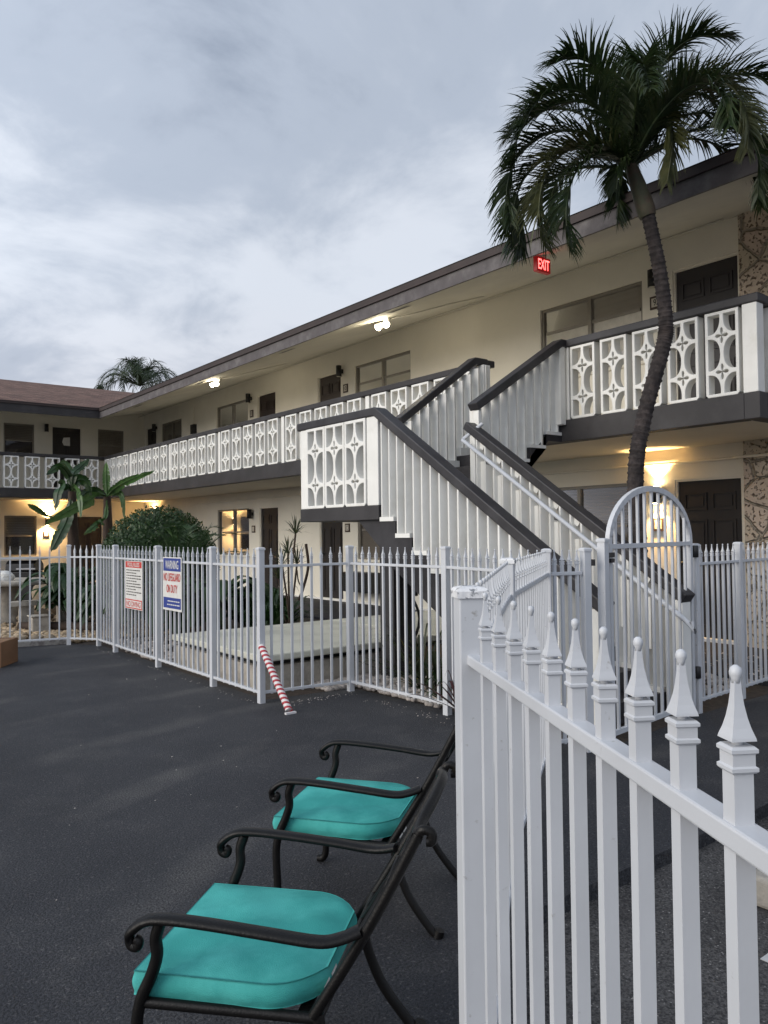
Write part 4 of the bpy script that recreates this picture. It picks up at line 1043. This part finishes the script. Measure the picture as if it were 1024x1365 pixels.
# round bush
def leaf_cloud(c, r, n, sz, mb, noisef=.12, zmin=-.9, rnd=random):
    c = Vector(c)
    for i in range(n):
        while True:
            d_ = Vector((rnd.gauss(0,1),rnd.gauss(0,1),rnd.gauss(0,1))).normalized()
            if d_.z > zmin: break
        k = 1+noisef*math.sin(5*d_.x+1.3)*math.cos(6*d_.y+.4)+noisef*.6*math.sin(11*d_.z+9*d_.x)
        k *= rnd.uniform(.78,1.03)
        p = c+Vector((d_.x*r[0],d_.y*r[1],d_.z*r[2]))*k
        u = Vector((rnd.gauss(0,1),rnd.gauss(0,1),rnd.gauss(0,1))).cross(d_).normalized(); v = (d_*rnd.uniform(.2,.9)+u.cross(d_)*rnd.uniform(.3,1)).normalized()
        s = sz*rnd.uniform(.6,1.3)
        mb.add([p-u*s*.28, p+v*s*.5-u*.0+u*s*.0-u*s*.30, p+v*s, p+v*s*.5+u*s*.30, p+u*s*.28][0:5], [(0,1,2,3,4)])
bc = W((212-512)/FPX*13.2,13.2,1.05)
BU = thing('round_bush', (bc.x,bc.y,0), 'large clipped round green bush behind the pool fence', 'bush')
q = MB(); leaf_cloud(bc, (.95,.95,.95), 24000, .046, q, .018); q.build('foliage', M['bush'], BU, fix=False)
q = MB()
vs_ = []
import bmesh as _bm
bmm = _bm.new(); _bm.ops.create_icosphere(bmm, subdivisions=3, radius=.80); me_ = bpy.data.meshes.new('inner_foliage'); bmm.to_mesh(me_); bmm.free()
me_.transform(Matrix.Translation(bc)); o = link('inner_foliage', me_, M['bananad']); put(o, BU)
q = MB()
for k in range(5): q.tube([(bc.x,bc.y,0),(bc.x+random.uniform(-.2,.2),bc.y+random.uniform(-.2,.2),.9)], .03, 6)
q.build('stem', M['stem'], BU)
# cycad-like plant in front of it
cb = W((240-512)/FPX*12.2,12.2,.85); CY = thing('sago_plant', (cb.x,cb.y,0), 'spiky feathery cycad in front of the round bush', 'plant')
q = MB(); q.tube([(cb.x,cb.y,0),(cb.x,cb.y,.9)], [.14,.12], 10); q.build('trunk', M['stem'], CY)
for k in range(22):
    a = 2*math.pi*k/22+random.uniform(-.15,.15); el = random.uniform(.5,1.3); d_ = Vector((math.cos(a),math.sin(a),0)); L_ = random.uniform(.8,1.05)
    cv = [cb, cb+(d_*math.cos(el)+up*math.sin(el))*L_*.5, cb+d_*math.cos(el)*L_*1.0+up*math.sin(el)*L_*.85, cb+d_*(math.cos(el)*L_*1.3+.1)+up*math.sin(el)*L_*.85]
    mb = MB(); frond_mb(cv, 40, .17, .012, .05, mb, .010); mb.build('frond', M['bush'], CY, fix=False)

# banana plants
def blade(mb, curve, wmax, fold=.25, tear=.5, n=26, rnd=random, side=None):
    P = catmull(curve, n//(len(curve)-1)+1); m = len(P)
    mb.tube(P, [.016*(1-.8*i/(m-1))+.002 for i in range(m)], 5, cap=False)
    for s in (-1,1):
        vs = []; 
        for i in range(m):
            t_ = i/(m-1); d = (P[min(i+1,m-1)]-P[max(i-1,0)]).normalized()
            sd = d.cross(fw*.85+up*.35+ri*.2).normalized() if side == 'open' else d.cross(up).normalized()
            if sd.length < .1: sd = ri
            nu = sd.cross(d).normalized()
            if side != 'open' and nu.z < 0: nu = -nu
            w = wmax*max(0,math.sin(math.pi*min(1,max(0,(t_-.10)/.90))**.75))**.6
            w *= 1+.05*math.sin(i*2.1+s)
            o_ = sd*s
            vs += [P[i], P[i]+o_*w*.5+nu*fold*w*.5, P[i]+o_*w*.95+nu*(fold*.35*w-.10*w)+Vector((0,0,-.02*rnd.random()))]
        for i in range(m-1):
            if rnd.random() < tear*.22:   # torn slit: pull the outer vertex back
                vs[3*i+2] = vs[3*i+2].lerp(vs[3*i], rnd.uniform(.3,.6))
            a = 3*i; mb.add([vs[a],vs[a+1],vs[a+4],vs[a+3],vs[a+2],vs[a+5]], [(0,1,2,3),(1,4,5,2)], True)
def ppt(x, y, D):  # place point seen at (x,y) of the survey photo at distance D
    return W(0,0,EYE) + Fd*D + Rc*((x-512)/FPX*D) - Uc*((y-682.5)/FPX*D)
def banana(label, base, top, r, leaves, cat='banana plant'):
    t = thing('banana_plant', (base.x,base.y,0), label, cat, 'banana plants by the far wing')
    q = MB(); q.tube([base, base.lerp(top,.5), top], [r,r*.85,r*.5], 10); q.build('stem', M['stem'], t)
    for pts, w, m in leaves:
        mb = MB(); blade(mb, pts, w, side='open'); mb.build('leaf', M[m], t, fix=False)
D1 = 14.0
b1 = ppt(101,800,D1); b1.z = 0; t1 = ppt(96,655,D1)
banana('darker left banana plant, its bunched leaves against the far balcony', b1, t1, .13, [
 ([t1, ppt(92,635,D1), ppt(80,622,D1-.2), ppt(62,632,D1-.4)], .10, 'bananad'),
 ([t1, ppt(98,632,D1), ppt(108,622,D1+.2), ppt(119,611,D1+.3)], .10, 'bananad'),
 ([t1, ppt(86,645,D1-.2), ppt(78,655,D1-.4), ppt(74,680,D1-.5)], .12, 'bananad'),
 ([t1, ppt(104,640,D1), ppt(115,642,D1), ppt(122,660,D1)], .12, 'bananad'),
 ([t1, ppt(95,630,D1+.3), ppt(88,618,D1+.6), ppt(79,617,D1+.9)], .10, 'bananad'),
 ([t1, ppt(100,650,D1-.3), ppt(106,662,D1-.5), ppt(108,690,D1-.6)], .085, 'banana'),
 ([t1, ppt(90,690,D1-.2), ppt(80,712,D1-.4), ppt(68,735,D1-.5)], .14, 'bananad'),
])
D2 = 14.6
b2 = ppt(146,800,D2); b2.z = 0; t2_ = ppt(143,662,D2)
banana('right banana plant with an upright new leaf and one long bright drooping leaf', b2, t2_, .13, [
 ([t2_, ppt(142,640,D2), ppt(141.5,615,D2)], .09, 'banana'),
 ([t2_, ppt(132,660,D2-.3), ppt(105,674,D2-.8), ppt(60,698,D2-1.5)], .125, 'banana'),
 ([t2_, ppt(152,652,D2-.1), ppt(172,640,D2-.4), ppt(206,627,D2-.9)], .085, 'banana'),
 ([t2_, ppt(150,655,D2), ppt(162,660,D2-.1), ppt(166,690,D2-.3)], .085, 'banana'),
 ([t2_, ppt(130,655,D2+.1), ppt(118,655,D2), ppt(105,664,D2-.2)], .11, 'bananad'),
 ([t2_, ppt(140,690,D2-.3), ppt(128,700,D2-.6), ppt(112,712,D2-.9)], .085, 'banana'),
 ([ppt(72,690,D2-1.2), ppt(60,686,D2-1.5), ppt(48,677,D2-1.7), ppt(37,672,D2-1.8)], .085, 'banana'),
])
# under-planting of broad leaves
for (x,D,lab,n,hh) in ((250,11.7,'low dark shrub under the cycad, behind the WARNING sign',40,1.15),(292,12.0,'dark leafy shrub right of the round bush, below the lamp-lit window',44,1.15),(322,12.6,'dark leafy shrub just left of the dracaena, in front of the dark door',40,1.0),(205,11.6,'low dark shrub behind the pool rules sign fence',40,1.1),(92,13.2,'dense broad-leaved clump below the left banana plant',46,1.5),(128,13.8,'dark broad-leaved clump between banana stem and round bush',40,1.35),(160,12.6,'low dark leafy clump behind the sign fence, left of the bush',34,1.1)):
    c_ = W((x-512)/FPX*D, D, 0); t = thing('leafy_shrub', c_, lab, 'shrub', 'broad-leaved shrubs')
    q = MB()
    for k in range(n):
        a = random.uniform(0,6.28); d_ = Vector((math.cos(a),math.sin(a),0)); L_ = random.uniform(.3,.65); z = random.uniform(.2,1)*hh
        s_ = c_+d_*random.uniform(.0,.22)+up*z*.55
        blade(q, [s_, s_+d_*L_*.5+up*L_*.45, s_+d_*L_*.95+up*L_*.35, s_+d_*L_*1.2+up*L_*.0], .10, .2, .2, 9)
    q.build('foliage', M['bananad'], t, fix=False)
    q = MB()
    for k in range(4): q.tube([c_, c_+Vector((random.uniform(-.15,.15),random.uniform(-.15,.15),hh*.7))], .02, 5)
    q.build('stem', M['stem'], t)

def rosette(mb, c, n, L_, w, el0=.1, el1=1.4):
    for k in range(n):
        a = 2*math.pi*k/n*2.4+random.uniform(-.2,.2); el = el0+(el1-el0)*k/n; d_ = Vector((math.cos(a),math.sin(a),0))*math.cos(el)+up*math.sin(el)
        sd = d_.cross(up+Vector((.01,.02,0))).normalized()*w; l = L_*random.uniform(.8,1.1)
        p1 = c+d_*l*.5+up*.02; p2 = c+d_*l-up*l*.12*math.cos(el)
        mb.add([c+sd*.5,c-sd*.5,p1+sd,p1-sd,p2],[(0,1,3,2),(2,3,4)])
dc = ppt(388,850,11.2); dc.z = 0
DR = thing('dracaena_plant', dc, 'slender dracaena with star-shaped leaf heads behind the fence', 'plant')
hd = [ppt(394,712,11.2),ppt(384,738,11.3),ppt(376,752,11.0),ppt(396,752,11.4),ppt(372,772,11.1)]
q = MB()
for h_ in hd: q.tube(catmull([dc+Vector((random.uniform(-.05,.05),random.uniform(-.05,.05),0)), dc.lerp(h_,.5)+Vector((random.uniform(-.06,.06),0,0)), h_],4), .014, 6)
q.build('stem', M['stem'], DR)
for h_ in hd:
    q = MB(); rosette(q, h_, 26, .32, .010); q.build('leaf_head', M['strap'], DR, fix=False)
v = ppt(405,720,11.4); t = thing('bare_branch', (v.x,v.y,0), 'dark bowed bare branch arching beside the dracaena', 'branch')
q = MB(); q.tube(catmull([ppt(398,800,11.4)*1.0, ppt(404,785,11.4), ppt(411,755,11.4), ppt(408,725,11.4)],6), .02, 6); q.build('limb', M['stem'], t)
q = MB(); q.tube(catmull([ppt(404,785,11.4), ppt(398,775,11.4), ppt(396,760,11.4)],4), .01, 5); q.build('twig', M['stem'], t)
# low plants by the fence and wall
def strap_plant(c, label, m, n=34, L_=.55, w=.016, name='strap_plant', cat='plant', group='strap-leaved plants inside the fence'):
    t = thing(name, c, label, cat, group)
    q = MB()
    for k in range(n):
        a = random.uniform(0,6.28); el = random.uniform(.35,1.45); d_ = Vector((math.cos(a),math.sin(a),0)); l = L_*random.uniform(.6,1.15)
        P = catmull([c, c+(d_*math.cos(el)+up*math.sin(el))*l*.5, c+d_*math.cos(el)*l+up*math.sin(el)*l*.85, c+d_*math.cos(el)*l*1.3+up*math.sin(el)*l*.72],3)
        vs = []
        for i,p in enumerate(P):
            sd = d_.cross(up)*w*(1-(i/(len(P)-1))**2)+Vector((.0004,0,0)); vs += [p+sd,p-sd]
        q.add(vs, [(2*i,2*i+1,2*i+3,2*i+2) for i in range(len(P)-1)], True)
    q.build('foliage', M[m], t, fix=False)
    q = MB(); q.tube([c-up*.02,c+up*.08],[.03,.02],6); q.build('stem', M['stem'], t)
strap_plant(Vector((4.92,5.55,0)), 'strap-leaved plant just behind the fence, right of the dark column', 'strap', 44, .62)
strap_plant(Vector((4.75,5.15,0)), 'dark strap-leaved plant nearest the fence post beside the stair', 'bananad', 44, .5)
strap_plant(Vector((5.05,5.95,0)), 'taller strap-leaved plant at the foot of the dark column', 'strap', 34, .75)
strap_plant(W(.60,6.35,.10), 'red-leaved cordyline poking out beside the fence post', 'cordy', 16, .42, .018, 'cordyline', 'plant')
cq = ppt(358,845,11.6); cq.z = 0
strap_plant(cq, 'dark bushy plant at the base of the dracaena', 'bananad', 70, .9, .03)
cq = ppt(372,845,12.2); cq.z = 0
strap_plant(cq, 'second dark bushy plant behind the dracaena stems', 'bananad', 60, .8, .03)

# gravel (uncountable)
def gravel(name, polys, n, smin, smax, m):
    import bmesh
    bm0 = bmesh.new(); bmesh.ops.create_icosphere(bm0, subdivisions=1, radius=1); bv = [v.co.copy() for v in bm0.verts]; bf = [tuple(v.index for v in f.verts) for f in bm0.faces]; bm0.free()
    mb = MB()
    for (x0,x1,y0,y1,fr_) in polys:
        for i in range(int(n*fr_)):
            s = random.uniform(smin,smax); c_ = Vector((random.uniform(x0,x1),random.uniform(y0,y1),s*.25)); rz_ = Matrix.Rotation(random.uniform(0,6.28),3,'Z')
            sc = Vector((random.uniform(.8,1.3),random.uniform(.6,1),random.uniform(.45,.75)))*s
            mb.add([rz_ @ Vector((v.x*sc.x*random.uniform(.85,1.15),v.y*sc.y,v.z*sc.z*random.uniform(.85,1.15)))+c_ for v in bv], bf, True)
    o = mb.build(name, m, None, fix=False); o['kind'] = 'stuff'; return o
gravel('gravel', [(-2,3.3,12.6,14.5,.34),(3.3,5.2,11.8,14,.2),(-2,5.2,14.5,19,.46)], 5200, .035,.075, M['pebt'])
gravel('gravel', [(4.3,5.0,6.45,6.78,.2),(4.62,6.0,5.2,6.72,.45),(6.2,9.2,3.95,6.2,.45),(3.7,6.5,9.0,11.5,.4)], 2300, .025,.055, M['pebw'])
grit_m = M['pebw']
mbg = MB()
for i in range(260):
    e_ = random.choice(((3.44,6.2,3.50,11.0),(3.6,6.1,4.4,6.28),(4.25,3.9,4.42,5.9),(-1.5,3.5,3.3,9.0)))
    c_ = Vector((random.uniform(e_[0],e_[2]),random.uniform(e_[1],e_[3]),.003)); s_g = random.uniform(.003,.009)
    mbg.add([c_+Vector((s_g*math.cos(a_),s_g*.7*math.sin(a_),0)) for a_ in (0,1.3,2.6,3.9,5.2)]+[c_+up*s_g*.6], [(0,1,5),(1,2,5),(2,3,5),(3,4,5),(4,0,5)])
gg = mbg.build('grit', grit_m); gg['kind'] = 'stuff'
# cobbles along the left kerb
for i in range(11):
    x = 3.15-.19*i; y = 11.98-(x-3.38)*.25+.02*random.random()
    lab = 'rounded cobble in the row edging the gravel bed behind the leftmost fence'
    t = MB(); t.lathe([(.01,0),(.07,.02),(.09,.06),(.07,.10),(.02,.12)], 9, (x,y,.0))
    o = t.build('cobble', M['rock']); o.scale = (1,1,1); tag(o, lab, 'rock', 'cobbles edging the gravel bed')

# picnic table, bench, rocks, grill
def lump(name, c, s, label, m, cat, group, seed):
    import bmesh
    bm0 = bmesh.new(); bmesh.ops.create_icosphere(bm0, subdivisions=3, radius=1); rn = random.Random(seed)
    ph = [rn.uniform(0,6) for _ in range(6)]
    for v in bm0.verts:
        k = 1+.13*math.sin(3*v.co.x+ph[0])*math.cos(2.5*v.co.y+ph[1])+.08*math.sin(6*v.co.z+ph[2]+3*v.co.x)
        v.co = Vector((v.co.x*s[0],v.co.y*s[1],v.co.z*s[2]))*k
    me = bpy.data.meshes.new(name); bm0.to_mesh(me); bm0.free(); o = link(name, me, m); o.location = c
    return tag(o, label, cat, group)
tp_ = W(-6.75,14.0,0)
t = thing('picnic_table', tp_, 'round pale concrete picnic table behind the leftmost fence', 'table')
q = MB(); q.lathe([(.72,.70),(.75,.71),(.75,.775),(.72,.785)], 28, tp_); q.build('tabletop', M['concrete'], t, bevel=0)
q = MB(); q.lathe([(.28,0),(.22,.1),(.16,.4),(.24,.70)], 14, tp_); q.build('pedestal', M['concrete'], t)
for k,(a0,a1,lb) in enumerate(((3.3,4.6,'curved concrete bench in front of the picnic table'),(5.2,6.3,'curved concrete bench at the right side of the picnic table'))):
    off = -.66
    t = thing('curved_bench', tp_, lb, 'bench', 'concrete benches'); q = MB(); n_ = 12
    for z0,z1 in ((.40,.47),):
        vs = []
        for i in range(n_+1):
            a = a0+(a1-a0)*i/n_+off
            for r_,z in ((.98,z0),(1.28,z0),(1.28,z1),(.98,z1)): vs.append((tp_.x+r_*math.cos(a),tp_.y+r_*math.sin(a),z))
        q.add(vs, [(4*i+k_,4*i+(k_+1)%4,4*i+4+(k_+1)%4,4*i+4+k_) for i in range(n_) for k_ in range(4)]+[(0,1,2,3),(4*n_+3,4*n_+2,4*n_+1,4*n_)])
    q.build('seat', M['concrete'], t)
    for f_ in (.2,.8):
        a = a0+(a1-a0)*f_+off; q = MB(); q.box(tp_.x+1.13*math.cos(a)-.1,tp_.x+1.13*math.cos(a)+.1,tp_.y+1.13*math.sin(a)-.1,tp_.y+1.13*math.sin(a)+.1,0,.40); q.build('leg', M['concrete'], t)
o = lump('white_bag', ppt(5,770,13.7), (.18,.15,.13), 'white plastic bag bunched on the concrete picnic table', M['signw'], 'bag', None, 5)
gr = W(-8.0,17.4,0)
t = thing('barbecue_grill', gr, 'black grill cabinet with pale side shelves standing behind the picnic table', 'grill')
ang_ = Matrix.Translation(gr) @ Matrix.Rotation(-YAW,4,'Z')
def loc2(mb, m__): mb.v = [tuple(m__ @ Vector(v)) for v in mb.v]; return mb
loc2(MB().box(-.30,.30,-.25,.25,.08,.78),ang_).build('cabinet', M['black'], t, bevel=.02)
loc2(MB().prism([(-.26,.79),(.26,.79),(.24,.95),(.12,1.03),(-.12,1.03),(-.24,.95)],0,-.32,.32),ang_).build('lid', M['black'], t, bevel=.02)
loc2(MB().box(-.40,.40,-.27,.27,1.031,1.07),ang_).build('shelf', M['concrete'], t); loc2(MB().box(-.05,.36,-.30,-.251,.83,.86),ang_).build('handle', M['steel'], t)
for k,(x,y,D,s,lb) in enumerate(((60,768,15.5,(.22,.2,.42),'upright tan boulder in front of the left banana plant'),(72,775,15.2,(.25,.2,.25),'low tan boulder right of the upright boulder, by the leafy clump'),(48,812,14.0,(.30,.2,.16),'flat tan boulder on the gravel behind the leftmost fence'))):
    c_ = W((x-512)/FPX*D, D, s[2]*.75); lump('boulder', c_, s, lb, M['rock'], 'rock', 'boulders in the gravel bed', k+3)
a_ = ppt(27,824,12.9); a_.z = .07; b_ = ppt(130,815,12.6); b_.z = .07
t = thing('log_edging', a_, 'dark timber log lying across the gravel bed', 'log')
q = MB(); q.tube([a_,a_.lerp(b_,.5)+up*.01,b_], [.075,.08,.07], 12); q.build('log', M['stem'], t)
q = MB(); q.tube([a_-(b_-a_).normalized()*.012,a_], .06, 10); q.build('cut_end', M['tan'], t)
c_ = ppt(52,845,12.6); c_.z = 0
t = thing('concrete_block', c_, 'pale concrete block standing in the gravel below the log', 'block')
q = MB(); q.box(c_.x-.13,c_.x+.13,c_.y-.12,c_.y+.12,-.02,.26); q.build('block_body', M['concrete'], t, bevel=.015)
q = MB(); q.box(c_.x-.15,c_.x+.15,c_.y-.14,c_.y+.14,.261,.285); q.build('block_top', M['concrete'], t, bevel=.008)

# ------------------------------------------------------------------ light
SUN_EL, SUN_DIR = R(22), Vector((-.97,.14,0)).normalized()
w = bpy.data.worlds.new('World'); S.world = w; w.use_nodes = True
nt = w.node_tree; N = nt.nodes; L = nt.links; bg = N['Background']
sky = N.new('ShaderNodeTexSky'); sky.sky_type = 'NISHITA'; sky.sun_disc = False; sky.sun_elevation = SUN_EL; sky.sun_rotation = math.atan2(SUN_DIR.x, SUN_DIR.y); sky.air_density = 1; sky.dust_density = 3
tc_ = N.new('ShaderNodeTexCoord'); sx = N.new('ShaderNodeSeparateXYZ'); L.new(tc_.outputs['Generated'], sx.inputs[0])
def math_(op, a, b_=None):
    n_ = N.new('ShaderNodeMath'); n_.operation = op
    for i,x in enumerate((a,b_)):
        if x is None: continue
        if isinstance(x,(int,float)): n_.inputs[i].default_value = x
        else: L.new(x, n_.inputs[i])
    return n_.outputs[0]
zz = math_('ADD', math_('MAXIMUM', sx.outputs[2], 0), .22)
cx = N.new('ShaderNodeCombineXYZ'); L.new(math_('DIVIDE', sx.outputs[0], zz), cx.inputs[0]); L.new(math_('DIVIDE', sx.outputs[1], zz), cx.inputs[1])
def nz(scale, det, rough, loc, dist=0):
    mp = N.new('ShaderNodeMapping'); mp.inputs['Location'].default_value = loc; L.new(cx.outputs[0], mp.inputs['Vector'])
    n_ = N.new('ShaderNodeTexNoise'); n_.inputs['Scale'].default_value = scale; n_.inputs['Detail'].default_value = det; n_.inputs['Roughness'].default_value = rough; n_.inputs['Distortion'].default_value = dist
    L.new(mp.outputs[0], n_.inputs['Vector']); return n_.outputs['Fac']
cl = math_('ADD', math_('MULTIPLY', nz(.55,6,.52,(3.1,1.2,0),.3), .62), math_('MULTIPLY', nz(1.9,9,.58,(1.0,5.2,2),.4), .38))
rp = N.new('ShaderNodeValToRGB'); L.new(cl, rp.inputs[0]); rp.color_ramp.interpolation = 'EASE'
e = rp.color_ramp.elements; e[0].position = .40; e[0].color = (.20,.24,.315,1); e[1].position = .60; e[1].color = (.60,.64,.71,1)
x_ = e.new(.495); x_.color = (.385,.435,.52,1)
# brighter clouds around the low sun
dt = N.new('ShaderNodeVectorMath'); dt.operation = 'DOT_PRODUCT'; L.new(tc_.outputs['Generated'], dt.inputs[0]); dt.inputs[1].default_value = (SUN_DIR.x*math.cos(SUN_EL),SUN_DIR.y*math.cos(SUN_EL),math.sin(SUN_EL))
br_ = N.new('ShaderNodeMapRange'); br_.inputs[1].default_value = -.2; br_.inputs[2].default_value = 1; br_.inputs[3].default_value = 1; br_.inputs[4].default_value = 1.6; L.new(dt.outputs['Value'], br_.inputs[0])
sc1 = N.new('ShaderNodeVectorMath'); sc1.operation = 'SCALE'; L.new(rp.outputs[0], sc1.inputs[0]); L.new(br_.outputs[0], sc1.inputs['Scale'])
sc2 = N.new('ShaderNodeVectorMath'); sc2.operation = 'SCALE'; L.new(sky.outputs[0], sc2.inputs[0]); sc2.inputs['Scale'].default_value = .08
wm_ = N.new('ShaderNodeMapRange'); wm_.inputs[1].default_value = .30; wm_.inputs[2].default_value = .02; L.new(sx.outputs[2], wm_.inputs[0])
tn = N.new('ShaderNodeMix'); tn.data_type = 'RGBA'; tn.blend_type = 'MULTIPLY'; L.new(wm_.outputs[0], tn.inputs[0]); L.new(sc1.outputs[0], tn.inputs[6]); tn.inputs[7].default_value = (1.0,.93,.90,1)
mx = N.new('ShaderNodeMix'); mx.data_type = 'RGBA'; mx.inputs[0].default_value = .92; L.new(sc2.outputs[0], mx.inputs[6]); L.new(tn.outputs[2], mx.inputs[7])
L.new(mx.outputs[2], bg.inputs['Color']); bg.inputs['Strength'].default_value = 1.0
sd_ = bpy.data.lights.new('sun','SUN'); sd_.energy = 1.6; sd_.angle = R(45); sd_.color = (1,.93,.82)
so_ = bpy.data.objects.new('sun', sd_); COL.objects.link(so_)
dv = Vector((SUN_DIR.x*math.cos(SUN_EL),SUN_DIR.y*math.cos(SUN_EL),math.sin(SUN_EL)))
so_.rotation_euler = dv.to_track_quat('Z','Y').to_euler()

S.view_settings.view_transform = 'Standard'; S.view_settings.look = 'None'; S.view_settings.exposure = .36; S.view_settings.gamma = 1
S.cycles.max_bounces = 8; S.cycles.transparent_max_bounces = 12
S.cycles.sample_clamp_indirect = 4
